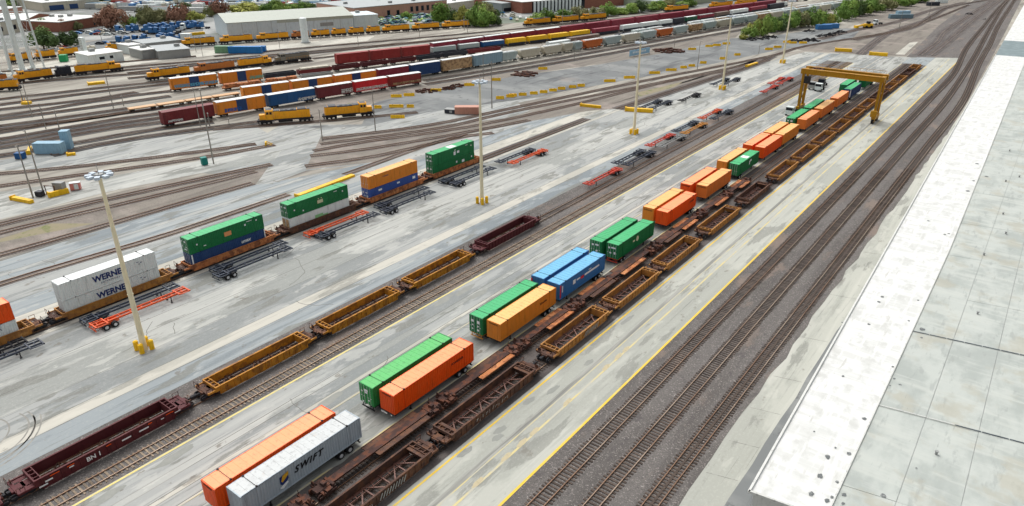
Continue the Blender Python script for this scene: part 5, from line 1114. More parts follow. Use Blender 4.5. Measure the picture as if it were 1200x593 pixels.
# ================================================================ LIGHT MASTS AND POLES
for i, (x, y, h, lab) in enumerate([(-97.9, 37.7, 27.6, 'tall cream light mast nearest, left, crossing the white double stack'), (-96.2, 115.4, 27.6, 'tall cream light mast in the upper middle beside the all green stack'), (-96.4, 188.2, 27.0, 'tall cream light mast third from the left by the yellow barrier'), (-99.4, 264.6, 27.0, 'tall cream light mast fourth from the left'), (-99.3, 335.3, 27.0, 'farthest tall cream light mast, left of the crane')]):
    t = thing('light_mast', lab, 'light mast', (x, y, 0), 0, 'cream high masts across the yard')
    b = MB(); b.cyl((0, 0, 0), (0, 0, h), .44, .22, 12); b.cyl((0, 0, 9.4), (0, 0, 9.5), .42, .42, 12); b.box(-.16, .16, -.4, -.28, 1.4, 2.3); ob('shaft', b, MASTM, t)
    b = MB(); b.cyl((0, 0, h-.3), (0, 0, h+.1), .55, .55, 12)
    for k in range(12):
        a = 2*math.pi*k/12; c = 2*math.pi*(k+1)/12; b.beam((1.05*math.cos(a), 1.05*math.sin(a), h-.1), (1.05*math.cos(c), 1.05*math.sin(c), h-.1), .1)
    for k in range(4): a = math.pi*k/4; b.beam((1.05*math.cos(a), 1.05*math.sin(a), h-.1), (-1.05*math.cos(a), -1.05*math.sin(a), h-.1), .08)
    b.cyl((0, 0, h), (0, 0, h+1.5), .05, .03, 5); ob('lamp_ring', b, GREYP, t)
    me = tmpl('flood', lambda: (lambda q: (q.box(-.32, .32, -.05, .75, -.22, .12), q.box(-.28, .28, .05, .7, -.27, -.22), q)[2].mesh('floodlight'))(MB()))
    for k in range(8):
        a = 2*math.pi*k/8+.2; o = ob('floodlight', me, LAMP, t, (.95*math.cos(a), .95*math.sin(a), h-.05), a-math.pi/2)
    for dx, dy in ((-.95, -.95), (.95, -.95), (.95, .95), (-.95, .95)):
        bd = thing('bollard', ['yellow bollard %s of the nearest mast', 'yellow bollard %s of the second mast', 'yellow bollard %s of the third mast', 'yellow bollard %s of the fourth mast', 'yellow bollard %s of the farthest mast'][i] % {(-1, -1): 'at the near left foot', (1, -1): 'at the near right foot', (1, 1): 'at the far right foot', (-1, 1): 'at the far left foot'}[(1 if dx > 0 else -1, 1 if dy > 0 else -1)], 'bollard', (x+dx*.8, y+dy*.8, 0), 0, 'yellow bollards round the masts')
        b = MB(); b.cyl((0, 0, 0), (0, 0, 1.5), .36, .36, 14); b.cyl((0, 0, 1.5), (0, 0, 1.65), .36, .18, 14); ob('post', b, YELLOW, bd)
def pole(bx, by, yt, label, r=.16, arm=False, lean=None):
    h = height((bx, by), yt); p = G(bx, by); t = thing('utility_pole', label, 'pole', (p.x, p.y, 0), 0, 'thin grey poles in the yard')
    b = MB(); b.cyl((0, 0, 0), (0, 0, h), r, r*.6, 8); ob('shaft', b, POLE, t)
    b = MB(); b.beam((-1.0, 0, h-.4), (1.0, 0, h-.4), .1) if arm else b.beam((0, 0, h-.3), (.9, -.5, h), .08)
    b.box(-.2, .2, -.15, .15, h, h+.18) if arm else b.box(.7, 1.2, -.7, -.35, h-.08, h+.08); ob('cross_arm' if arm else 'lamp_arm', b, POLE, t)
for bx, by, yt, lab, r, arm in [(250.5, 192, 104, 'tall grey pole beside the teal bin', .2, 0), (39, 232, 170, 'grey pole at the equipment pad, left', .2, 0), (52, 229, 152, 'grey pole at the equipment pad, right', .2, 0), (133, 127, 83, 'thin pole in the left yard tracks', .17, 0), (38, 137, 96, 'thin pole left of the yellow frame', .17, 0), (54, 151, 121, 'thin pole below the yellow frame', .17, 0), (70, 152, 130, 'short thin pole right of the yellow frame', .17, 1),
  (145, 124, 112, 'short signal pole by the amber boxcars', .17, 1), (235, 148, 104, 'thin pole in front of the dark red boxcar', .15, 1), (242, 149, 124, 'short grey pole in front of the dark red boxcar', .2, 0), (246, 148, 132, 'short grey pole right of the dark red boxcar end', .2, 0), (269, 148, 138, 'short post in front of the amber boxcar', .14, 0), (378, 165, 128, 'thin pole between the two yellow locomotives', .17, 0), (440, 153, 105, 'thin pole right of the second yellow locomotive', .17, 0), (576.5, 127, 73, 'tall thin pole beside the second mast top', .2, 1),
  (566.5, 94, 63, 'thin pole left of the tall one near the asphalt lot', .16, 0), (673, 71, 46, 'thin pole below the brown boxcar', .17, 0), (635, 64, 50, 'thin short pole below the cream hoppers', .15, 0), (790, 56, 39, 'thin pole right of the blue sign', .17, 0), (817, 82, 48, 'thin dark pole at the curved tracks', .15, 0), (889, 63, 51, 'short white post by the far curved tracks', .14, 0), (1053, 36, 12, 'thin pole at the far gravel island', .16, 0), (1087, 24, 2, 'thin pole at the far curve', .15, 0),
  (58, 51, 14, 'white post behind the water tower', .2, 1) if False else (27, 118, 98, 'short post at the left edge locomotives', .14, 0), (120, 50, 30, 'thin pole in front of the brick building', .14, 0), (28, 56, 30, 'x', .1, 0) if False else (328, 57, 34, 'thin pole before the shed wall', .14, 0), (376, 46, 34, 'thin pole by the shed louvre', .12, 0), (420, 54, 38, 'thin pole below the annex', .14, 0), (492, 46, 28, 'thin pole below the salmon building', .14, 0), (544, 36, 19, 'pale pole left of two by the green trees', .2, 0), (548, 39, 23, 'pale pole right of two by the green trees', .16, 0), (659, 30, 8, 'pale pole behind the three locomotives', .18, 0), (230, 61, 42, 'thin pole before the far locomotives, left', .12, 0), (238, 67, 42, 'thin pole before the far locomotives, middle', .12, 0), (266, 78, 66, 'thin pole before the far locomotives, right', .12, 0)]:
    pole(bx, by, yt, lab, r, arm)
# ================================================================ YELLOW BARRIERS
def barrier(px, py, L, rz, label, m=YELLOW, group='short yellow concrete barriers round the asphalt lot', h=1.05):
    p = G(px, py); t = thing('concrete_barrier', label, 'barrier', (p.x, p.y, .02), rz, group)
    b = MB(); b.ext([(-.38, 0), (.38, 0), (.34, .2), (.18, .5), (.14, h), (-.14, h), (-.18, .5), (-.34, .2)], -L/2, L/2); ob('block', b, m, t)
    b = MB()
    for s in (-1, 1): b.box(-.05, .05, s*L*.25-.15, s*L*.25+.15, h, h+.08)
    ob('lifting_loop', b, DARK, t)
near_ = [(601, 113), (612.5, 112), (625.5, 110.5), (637, 109), (648, 107), (658, 105), (671, 103), (681, 101.5), (714.5, 96), (737.5, 92), (767, 86.5), (786.5, 83), (801, 80), (810.5, 78), (824, 74.5), (847, 69.5), (864, 65)]
for i, (x, y) in enumerate(near_): barrier(x, y, 4.6 if i in (8, 9, 10, 11) else 2.9, math.radians(-50), 'yellow barrier, %s from the left along the lower edge of the asphalt lot' % ordn(i))
for i, (x, y) in enumerate([(464.5, 114), (479.5, 112.5), (511, 107), (550, 100.5), (581, 94.5), (636, 81.5), (811, 58.5), (831, 55), (840, 53.8), (851, 52), (901, 58.5), (911, 56), (922, 50), (929, 51), (941, 51)]): barrier(x, y, 4.0, math.radians(-50), 'yellow barrier, %s from the left along the upper edge of the asphalt lot' % ordn(i))
for x, y, L, lab in [(443, 127, 2.5, 'yellow barrier right of the second yellow locomotive'), (464.5, 126, 5, 'long yellow barrier beside the end of track'), (481, 126, 2.5, 'yellow barrier block just right of the long one'), (466, 138.5, 4.6, 'yellow barrier lying on the concrete below the asphalt'), (586, 116, 3, 'yellow barrier left of the long lower line, first'), (598, 114, 3, 'yellow barrier left of the long lower line, second'), (40, 170, 1.2, 'yellow post beside the pale blue container') if False else (40, 78, .1, 'x')]:
    if L > .2: barrier(x, y, L, math.radians(-52), lab, group=None)
def rail_beam(pa, pb, label, wdt=.9, h=.7, m=YELLOW, za=0):
    a, c = G(*pa), G(*pb); L = (c-a).length; t = thing('crash_beam', label, 'barrier', (a.x, a.y, .02), math.atan2(-(c-a).x, (c-a).y))
    n = max(2, int(L/5))
    for k in range(n):
        b = MB(); b.box(-wdt/2, wdt/2, L*k/n+.03, L*(k+1)/n-.03, .0, h); ob('beam_segment', b, m, t)
    b = MB(); b.box(-wdt*.7, wdt*.7, -.3, .0, 0, h+.2); ob('end_block', b, m, t)
rail_beam((349, 231), (414, 206.5), 'long yellow crash beam ending the embedded track left of the stacks', 1.3, .55)
rail_beam((733.5, 130), (765, 132), 'long yellow barrier across the track beside the third mast', 1.5, 1.2); rail_beam((681, 124.5), (704, 127), 'yellow barrier on the pale ground beyond the curved tracks', .9, .9)
rail_beam((979, 60), (998, 61), 'yellow barrier at the far apron edge, left', 1.6, 1.5); rail_beam((1019, 64.5), (1040, 66), 'yellow barrier at the far apron edge, right', 1.6, 1.5); rail_beam((875, 79), (887, 75), 'yellow beam beside the fourth mast', 1.0, .9)
rail_beam((104, 99.5), (123, 97.5), 'yellow platform between the left yard tracks', 2.6, .9); rail_beam((16, 234), (38, 238.5), 'curved yellow crash barrier left of the equipment pad', 1.0, .8); rail_beam((59, 231.5), (81, 226), 'yellow crash barrier in front of the equipment pad', .8, 1.2); rail_beam((80, 182.5), (89, 181.5), 'small yellow barrier below the tall blue booth', 1.0, .7)
rail_beam((34, 181), (36, 175), 'yellow stand beside the pale blue container', .8, .9); rail_beam((218, 42), (240, 40), 'yellow crate row by the shed gable', 1.5, 1.4)
# equipment pad
def gbox(name, label, cat, pa, wx, wy, h, m, rz=0.0, z=0.0, extra=None, group=None):
    p = G(*pa); t = thing(name, label, cat, (p.x, p.y, z), rz, group); b = MB(); b.box(-wx, 0, 0, wy, .12, h); 
    n = max(2, int(wy/1.2))
    for k in range(n+1): b.box(-.0, .06, wy*k/n-.05 if k else 0, wy*k/n+.05 if k < n else wy, .12, h-.05)
    ob('body', b, m, t); b = MB(); b.box(-wx-.05, .08, -.05, wy+.05, h, h+.12); ob('roof', b, extra or m, t)
    b = MB(); b.box(.0, .09, wy*.4, wy*.4+.9, .3, min(h-.2, 2.2)); b.box(-wx*.7, -wx*.3, -.06, .02, .3, min(h-.2, 2.2)); ob('door', b, extra or m, t); return t
a = math.radians
gbox('shipping_container', 'pale blue shipping container beside the tall blue booth', 'container', (41, 181), 2.6, 7.5, 3.0, SLATB, a(-52))
gbox('equipment_booth', 'tall blue booth right of the pale blue container', 'booth', (74, 176), 2.4, 2.2, 5.2, SLATB, a(-40)); gbox('equipment_cabinet', 'small dark blue cabinet left of the pale blue container', 'cabinet', (18, 187), 1.6, 2.2, 1.6, P('deep_blue_paint', (30, 84, 138)), a(-50))
gbox('portable_toilet', 'teal bin standing at the foot of the tall grey pole', 'bin', (238, 194.5), 1.3, 1.3, 2.0, TEAL, a(-10)); gbox('green_bin', 'green round bin near the far locomotives', 'bin', (70, 73), 3, 3, 3, P('bright_green_bin', (30, 150, 90)), a(-40))
gbox('generator', 'grey tank on the equipment pad behind the yellow barrier', 'machine', (64, 227), 1.4, 2.4, 2.6, GREYP, a(-60)); gbox('generator', 'black machine at the foot of the right equipment pad pole', 'machine', (42, 231), 1.3, 1.5, 1.2, BLACKC, a(-60)); gbox('signal_case', 'red and white striped case at the right end of the equipment pad', 'cabinet', (83, 224), 1.3, 2.2, 1.8, P('coral_paint', (206, 128, 118)), a(-30), extra=WHITE)
t = thing('pipe_rack', 'brown pipe frame standing on the equipment pad', 'frame', tuple(G(55, 228)), a(-60)); b = MB()
for y in (0, 2.4): b.beam((0, y, 0), (0, y, 2.2), .15)
b.beam((0, -.2, 2.2), (0, 2.6, 2.2), .15); ob('frame', b, BROWN, t); b = MB(); b.box(-1.6, .4, -.4, 3, .0, .18); ob('base', b, TAN, t)
t = thing('yellow_frame', 'yellow derailer stand between the left yard tracks', 'machine', tuple(G(27, 122)), a(-50)); b = MB(); b.box(-1, 1, 0, 2.6, 0, .9); ob('body', b, YELLOW, t); b = MB()
for y in (0, 1, 2): b.beam((0, y, .8), (0, y, 2.2), .15)
ob('post', b, YELLOW, t)
gbox('pale_skip', 'salmon coloured skip beside the asphalt lot', 'skip', (533, 134.5), 3, 8, 2.4, PINK, a(-52)); t = gbox('tool_skip', 'dark and white skip left of the salmon one', 'skip', (521, 133), 2.4, 4.5, 1.4, BLACKC, a(-70), extra=GREYP)
# blue banner sign
p = G(737.5, 67); q = G(761, 62.5); t = thing('banner_sign', 'long pale blue banner sign on the ballast field', 'sign', (p.x, p.y, 0), math.atan2((q-p).y, (q-p).x)); L = (q-p).length
b = MB(); b.box(0, L, -.1, .1, .4, 3.0); ob('panel', b, P('pale_blue_sign', (150, 190, 214)), t); b = MB()
for k in range(5): b.box(.3+k*(L-.6)/4-.08, .3+k*(L-.6)/4+.08, .1, .3, 0, 3.1)
ob('post', b, GREYP, t); b = MB()
for k in range(9): b.box(L*.15+k*L*.075, L*.15+k*L*.075+L*.05, -.13, -.1, 1.4, 2.2)
ob('marking', b, WHITET, t)
# heaps and debris
def heap(px, py, r, h, label, m, seed, cat='heap', name='scrap_heap', n=26, sx=1, sy=1, rz=0):
    p = G(px, py); R = random.Random(seed); b = MB()
    for _ in range(n):
        d = r*math.sqrt(R.random()); an = R.random()*6.28; x, y = d*math.cos(an)*sx, d*math.sin(an)*sy; z = h*(1-d/r)*R.uniform(.3, 1); s = R.uniform(.25, .6)*r/3.0
        b.beam((x-s, y-s*R.uniform(-1, 1), z*.6), (x+s, y+s*R.uniform(-1, 1), z*.8+.25), s*.9, s*.8)
    t = thing(name, label, cat, (p.x, p.y, 0), rz); ob('pieces', b, m, t, kind='stuff')
heap(783, 60, 7, 1.5, 'heap of rusty scrap right of the blue banner', DBROWN, 1, n=60); heap(525, 104, 3, .9, 'small dark debris heap left of the asphalt lot', DBROWN, 2, n=40); heap(535, 101, 3, 1.2, 'dark debris heap at the asphalt lot corner', DBROWN, 3, n=40); heap(500, 107, 4, .6, 'low brown debris strip by the train end', DBROWN, 4, n=40); heap(615, 87, 6, .5, 'flat dark debris on the ballast field', DBROWN, 5, n=40)
for i, (x, y) in enumerate([(932, 48.5), (945, 48), (953.5, 48), (881, 47), (895, 46), (904, 44), (963, 43), (971, 42), (978, 40), (985, 38), (948, 37)]): heap(x, y, 3.4, 2.2, 'black stack of tyres, %s from the left group beyond the asphalt lot' % ordn(i), DARK, 10+i, 'tyre stack', 'tyre_stack')
for i, (x, y, m, n) in enumerate([(958, 35, BLUE, 'blue'), (966, 34, BLUE, 'blue'), (1088, 7, BLACKC, 'black'), (1098, 4, WHITE, 'white'), (1052, 18, SLATB, 'pale blue')]): gbox('parked_trailer', '%s box trailer beyond the tyre stacks, %s from the left' % (n, ordn(i)), 'trailer', (x, y), 2.6, 10, 2.6, m, a(-40))
gbox('flat_tank', 'long slate blue container by the far poles', 'container', (1043, 22), 2.6, 16, 2.6, P('slate_paint', (110, 134, 146)), a(-48))
# yellow loader
p = G(1012, 33); t = thing('wheel_loader', 'yellow machine with a raised arm in the far lot', 'loader', (p.x, p.y, 0), a(-50)); b = MB(); b.box(-1.2, 1.2, 0, 5, .9, 2.6); ob('body', b, YELLOW, t); b = MB(); b.box(-1, 1, 1.6, 3.2, 2.6, 4.0); ob('cab', b, GLASS, t); b = MB(); b.beam((-.8, 0, 2.2), (-.8, -4, 1.0), .5); b.beam((.8, 0, 2.2), (.8, -4, 1.0), .5); b.box(-1.5, 1.5, -5.5, -4, .2, 1.5); ob('arm', b, YELLOW, t)
for y in (1, 4):
    for s in (-1, 1): b = MB(); b.cyl((s*1.2, y, .8), (s*1.7, y, .8), .8, n=12); ob('wheel', b, TYRE, t)
tractor(tuple(G(1024, 29))[:2], a(-40), WHITE, 'white truck beside the yellow loader')
heap(1135, 17, 2.5, 2.2, 'black switch engine shape far up the tracks', DARK, 40, 'machine', 'track_machine', 20); heap(1154, 23, 1.2, 1.2, 'small black box between the far main tracks', DARK, 41, 'machine', 'track_machine', 10)
# derail bumper posts at ends of the tracks beside the equipment road
for i, (x, y, m, lab) in enumerate([(40.5+300-0, 171, YELLOW, 'yellow bumper on the stub end near the fanning tracks') if False else (311, 170.5, YELLOW, 'yellow bumper on the stub end near the fanning tracks')]):
    p = G(x, y); t = thing('buffer_stop', lab, 'buffer stop', (p.x, p.y, 0), a(-40)); b = MB(); b.box(-.9, .9, 0, .4, 0, 1.1); b.beam((-.8, .4, .9), (-.8, 2, .1), .2); b.beam((.8, .4, .9), (.8, 2, .1), .2); ob('frame', b, m, t)
# ================================================================ WATER TOWER
p = G(27, 84); hT = 36
t = thing('water_tower', 'white water tower on thin legs at the top left corner', 'water tower', (p.x, p.y, 0)); b = MB(); b.cyl((0, 0, 0), (0, 0, hT), 1.15, 1.15, 16); b.cyl((0, 0, 0), (0, 0, 1), 1.8, 1.8, 16); ob('riser', b, WHITE, t)
R_ = 6.6; fr = []
for k in range(6):
    an = math.pi*2*k/6+.25; x, y = math.cos(an), math.sin(an); fr.append((x, y)); b = MB(); b.cyl((x*(R_+1.6), y*(R_+1.6), 0), (x*R_, y*R_, hT+2), .42, .36, 8); b.box(x*(R_+1.6)-.8, x*(R_+1.6)+.8, y*(R_+1.6)-.8, y*(R_+1.6)+.8, 0, .6); ob('leg', b, WHITE, t)
b = MB()
for z in (12, 24):
    q = R_+1.6-1.6*z/38
    for k in range(6): c, d = fr[k], fr[(k+1) % 6]; b.beam((c[0]*q, c[1]*q, z), (d[0]*q, d[1]*q, z), .2)
ob('strut', b, WHITE, t)
b = MB(); q = R_+1.6
for k in range(6):
    c, d = fr[k], fr[(k+1) % 6]
    for z0, z1 in ((1, 12), (12, 24), (24, 35)): b.beam((c[0]*(q-1.6*z0/38), c[1]*(q-1.6*z0/38), z0), (d[0]*(q-1.6*z1/38), d[1]*(q-1.6*z1/38), z1), .05)
ob('tie_rod', b, WHITE, t)
b = MB(); b.cyl((0, 0, hT), (0, 0, hT+3), 2, 7.2, 24); b.cyl((0, 0, hT+3), (0, 0, hT+9), 7.2, 7.2, 24); b.cyl((0, 0, hT+9), (0, 0, hT+12), 7.2, .4, 24); ob('tank', b, WHITE, t)
# ================================================================ BUILDINGS
def building(name, label, pts, h, wall, roof, pitch=0.0, wins=None, cat='building', roof_in=.0, ridge='long', doors=None, wm=GLASS):
    """pts: three surveyed ground corners (near left, near right, far right); the fourth closes the parallelogram"""
    A_, B_, C_ = [G(*q) if not isinstance(q, Vector) else q for q in pts]; u = B_-A_; L = u.length; u.normalize(); rz = math.atan2(u.y, u.x); D = abs((C_-B_).dot(Vector((-u.y, u.x, 0))))
    t = thing(name, label, cat, (A_.x, A_.y, 0), rz); b = MB(); b.box(0, L, 0, D, 0, h)
    if pitch:
        if ridge == 'long': b.ext([(0, h), (D, h), (D/2, h+pitch-.1)], 0.02, L-.02, axis='x')
        else: b.ext([(0, h), (L, h), (L/2, h+pitch-.1)], .02, D-.02)
    ob('wall', b, wall, t)
    b = MB()
    if pitch:
        e = .5
        if ridge == 'long':
            b.ext([(-e, h-.1), (D/2, h+pitch), (D/2, h+pitch+.2), (-e, h+.1)], -e, L+e, axis='x'); b.ext([(D+e, h-.1), (D+e, h+.1), (D/2, h+pitch+.2), (D/2, h+pitch)], -e, L+e, axis='x')
        else:
            b.ext([(-e, h-.1), (L/2, h+pitch), (L/2, h+pitch+.2), (-e, h+.1)], -e, D+e); b.ext([(L+e, h-.1), (L+e, h+.1), (L/2, h+pitch+.2), (L/2, h+pitch)], -e, D+e)
    else: b.box(-.3, L+.3, -.3, D+.3, h+.004, h+.35)
    ob('roof', b, roof, t)
    R = random.Random(int(L*D))
    if not pitch:
        for k in range(int(L*D/500)+1):
            x, y = R.uniform(.1, .85)*L, R.uniform(.15, .8)*D; b = MB(); b.box(x, x+2.4, y, y+1.8, h+.3, h+1.6); ob('roof_unit', b, GREYP, t)
    for x0, x1, z0, z1 in (wins or []): b = MB(); b.box(x0*L, x1*L, -.08, .05, z0, z1); ob('window', b, wm, t)
    for x0, x1, z1 in (doors or []): b = MB(); b.box(x0*L, x1*L, -.1, .06, .05, z1); ob('door', b, GREYP, t)
    return t
SHEDW = P('pale_blue_grey_cladding', (204, 216, 220), rust=.05, fade=(212, 220, 222)); SHEDR = P('pale_greenish_roof', (178, 184, 172), rust=.1); SHEDG = P('grey_green_gable_cladding', (158, 164, 156), rust=.08)
BRICK = mat('brick_wall_paint', (140, 92, 76), [((116, 74, 60), (.6, .6, 2), 5, .45, .65, .6), ((164, 120, 100), (8, 8, 14), 2, .5, .7, .5)], rough=.9); WFLAT = P('white_flat_roof', (218, 220, 216), rust=.05); GFLAT = P('grey_flat_roof', (160, 166, 166), rust=.1)
SALM = P('salmon_wall', (190, 144, 124), rust=.05)
t = building('locomotive_shed', 'big pale blue locomotive shed with a greenish pitched roof', [(268.5, 47.5), (415, 36.5), (397, 28)], 9.0, SHEDW, SHEDR, 3.2, wins=[(.72, .83, 4.0, 6.0)], wm=GREYP)
L = (G(415, 36.5)-G(268.5, 47.5)).length
b = MB()
for k in range(1, 9): b.box(L*k/9-.08, L*k/9+.08, -.05, .02, .1, 8.9)
ob('cladding_joint', b, GREYP, t)
b = MB(); b.box(L*.38, L+.05, -.14, .0, 7.4, 8.95); ob('eaves_panel', b, SHEDR, t)
building('shed_annex', 'pale flat roofed annex at the right end of the big shed', [(415.5, 36), (444, 34), (440, 29)], 8.2, SHEDW, SHEDW)
# shed gable end facing left is in greyer cladding
A_ = G(268.5, 47.5); t2 = t
b = MB(); D = 34; 
building('salmon_building', 'long salmon building with a pale roof and dark dock doors', [(416, 24), (524, 13), (490, 6)], 7.5, SALM, GFLAT, wins=[(.33, .36, .2, 4.4), (.43, .46, .2, 4.0), (.58, .61, 2, 5.4), (.64, .67, 2, 5.4), (.7, .73, 2, 5.4), (.76, .79, 2, 5.4), (.82, .85, 2, 5.4)])
building('pale_annex_building', 'low pale building right of the salmon one', [(524, 13), (556, 8.5), (545, 3)], 5, CREAM, WFLAT)
building('brick_building', 'brick building with a white gable roof behind a round green tree', [(32, 36), (66, 29), (55, 23)], 6.0, BRICK, WFLAT, 2.2, ridge='across'); building('brick_school', 'low red brick building with a white flat roof by the parking lot', [(72, 38), (121, 30), (100, 22)], 5.5, BRICK, WFLAT, wins=[(.78, .9, 1, 3)])
building('tower_side_building', 'pale building behind the water tower legs', [(0, 42), (26, 37), (20, 30)], 7, CREAM, GFLAT, wins=[(.05, .2, 2, 4.5), (.62, .8, 2, 4.5)]); building('pale_warehouse', 'pinkish low building left of the white gable roof', [(-30, 26), (28, 17), (18, 12)], 5, PINK, WFLAT)
building('white_warehouse', 'long white roofed warehouse behind the brick buildings', [(52, 14), (118, 8.5), (105, 2)], 6, CREAM, WFLAT, wins=[(.1, .35, .5, 4), (.45, .6, .5, 4), (.75, .9, .5, 4)], wm=NAVY); building('grey_warehouse', 'grey warehouse beyond the parking lot trees', [(-40, 12), (44, 5), (30, -4)], 7, GREYP, GFLAT)
building('blue_grey_hall', 'blue grey hall right of the salmon building', [(556, 26), (622, 18), (604, 8)], 4.5, P('blue_grey_wall', (140, 150, 150)), GFLAT, wins=[(.3, .6, 1, 3)]) if False else building('blue_grey_hall', 'blue grey hall left of the arcade building', [(588, 15), (612, 12.5), (606, 8)], 6, P('blue_grey_wall', (140, 150, 150)), GFLAT, wins=[(.1, .9, .5, 3)])
t = building('arcade_building', 'long white roofed building with a brick end and white columns', [(612, 16), (760, 3.5), (730, -10)], 7.5, BRICK, WFLAT); L = (G(760, 3.5)-G(612, 16)).length
for k in range(14): b = MB(); b.box(L*.075+k*L*.026, L*.075+k*L*.026+.045*L*.3, -1.3, -.6, 0, 7.4); ob('column', b, WHITE, t)
b = MB(); b.box(L*.07, L*.46, -.3, .02, .3, 7.3); ob('recess', b, GLASS, t)
building('green_grey_building', 'green grey roofed building at the top behind the far trees', [(768, 10), (850, 1), (830, -8)], 5, P('sage_wall', (150, 160, 140)), GFLAT); building('service_building', 'low white service building beside the far locomotives', [(106, 77), (146, 71.5), (143, 66)], 4.2, WHITE, WFLAT, wins=[(.3, .45, 2, 3.2), (.6, .7, 2, 3.2)])
building('storage_shed', 'white storage shed left of the long grey one', [(153, 64), (167, 62), (163, 58)], 4.0, WHITE, WFLAT); building('storage_shed', 'pale shed with white doors in the fuel yard', [(168, 70), (183, 68), (178, 63)], 4.0, GREYP, WFLAT, doors=[(.1, .45, 3), (.6, .9, 3)]); building('storage_shed', 'long low grey shed with a round blue sign', [(187, 70), (224, 66.5), (215, 60)], 3.6, GREYP, GFLAT)
building('open_shed', 'long grey roofed shed behind the white storage shed', [(170, 60), (214, 55), (210, 50)], 3.4, GREYP, GFLAT); gbox('blue_container', 'bright blue long container beside the green one', 'container', (268, 63), 2.8, 16, 3.2, P('azure_paint', (40, 124, 190)), a(-52)); gbox('green_container', 'sage green container left of the blue one', 'container', (252, 62.5), 2.8, 9, 3.2, P('sage_paint', (110, 150, 116)), a(-52))
gbox('blue_container', 'short bright blue container just right of the long one', 'container', (299, 61), 2.6, 5, 2.6, P('azure_paint', (40, 124, 190)), a(-52)); gbox('white_kiosk', 'small white kiosk by the shed gable', 'kiosk', (212.5, 49), 3.4, 5, 4, WHITE, a(-50))
# white tank in front of the shed
p = G(358, 50); t = thing('storage_silo', 'white upright silo in front of the big shed', 'silo', (p.x, p.y, 0)); b = MB(); b.cyl((0, 0, .4), (0, 0, 12.5), 1.9, 1.9, 20); b.cyl((0, 0, 12.5), (0, 0, 13), 1.9, .6, 20); ob('tank', b, WHITE, t); b = MB(); b.cyl((0, 0, 0), (0, 0, .4), 2.6, 2.6, 16); ob('base', b, GREYP, t)
p = G(101, 68); t = thing('fuel_column', 'white ladder tower behind the left locomotives', 'tower', (p.x, p.y, 0)); b = MB(); b.box(-1.6, 1.6, -.8, .8, 0, 9.5); ob('tower_body', b, WHITE, t); b = MB()
for k in range(12): b.box(-1.2, 1.2, -.9, -.8, .6+k*.75, .85+k*.75)
ob('rung', b, GREYP, t)
# ================================================================ TREES
LEAF = [mat('leaf_dark_green', (76, 98, 56), [((100, 120, 64), (.6, .6, .6), 3, .45, .65, .8), ((44, 62, 36), (1.5, 1.5, 1.5), 2, .55, .7, .6)], rough=.9, rnd=.2), mat('leaf_green', (104, 136, 62), [((140, 162, 80), (.6, .6, .6), 3, .45, .65, .8)], rough=.9, rnd=.2), mat('leaf_yellow_green', (160, 162, 84), [((112, 122, 56), (.6, .6, .6), 3, .45, .65, .8)], rough=.9, rnd=.15), mat('leaf_russet', (134, 98, 80), [((156, 120, 98), (.6, .6, .6), 3, .45, .65, .8)], rough=.9, rnd=.15), mat('leaf_olive_grey', (136, 136, 94), [((110, 118, 76), (.6, .6, .6), 3, .45, .65, .8)], rough=.9, rnd=.15)]
BARK = mat('bark', (84, 72, 60), [((110, 98, 84), (4, 4, 1), 4, .5, .7, .7)], rough=.95)
def crown_mesh(seed, n=2600):
    R = random.Random(seed); v = []; f = []; cl = []
    for _ in range(17):
        while True:
            p = Vector((R.uniform(-1, 1), R.uniform(-1, 1), R.uniform(-1, 1)))
            if p.length < 1: break
        cl.append((Vector((p.x*.68, p.y*.68, .56+p.z*.34)), R.uniform(.22, .38)))
    for _ in range(n):
        c, r = R.choice(cl); d = Vector((R.gauss(0, 1), R.gauss(0, 1), R.gauss(0, 1))).normalized()*r*R.uniform(.6, 1.08); p = c+d
        if p.z < .12: continue
        s = R.uniform(.035, .075); nrm = (d.normalized()+Vector((R.uniform(-.6, .6), R.uniform(-.6, .6), R.uniform(-.3, .6)))).normalized()
        a_ = nrm.orthogonal().normalized()*s; b_ = nrm.cross(a_).normalized()*s; k = len(v); v += [tuple(p-a_), tuple(p+b_*.8), tuple(p+a_), tuple(p-b_*.8)]; f.append((k, k+1, k+2, k+3))
    me = bpy.data.meshes.new('crown'); me.from_pydata(v, [], f); me.materials.append(None); me.update(); return me
CROWNS = [crown_mesh(s) for s in range(6)]
def trunk_mesh():
    b = MB(); b.cyl((0, 0, 0), (0, 0, .5), .045, .028, 7)
    for k in range(5): an = k*1.3; b.cyl((0, 0, .28+k*.04), (.36*math.cos(an), .36*math.sin(an), .62+.04*k), .018, .008, 5)
    return b.mesh('trunk')
TRUNK = trunk_mesh()
def tree(px, py, hgt, wid, kind, label, i, name='tree', group='trees around the yard'):
    p = G(px, py); t = thing(name, label, 'tree' if name == 'tree' else 'bush', (p.x, p.y, 0), i*1.7, group)
    o = ob('crown', CROWNS[i % 6], LEAF[kind], t); hgt *= .72; o.scale = (wid/2, wid/2, hgt); o.location.z = -.06*hgt; o2 = ob('trunk', TRUNK, BARK, t); o2.scale = (hgt, hgt, hgt)
KC = ['dark green', 'green', 'yellow green', 'russet', 'olive grey']
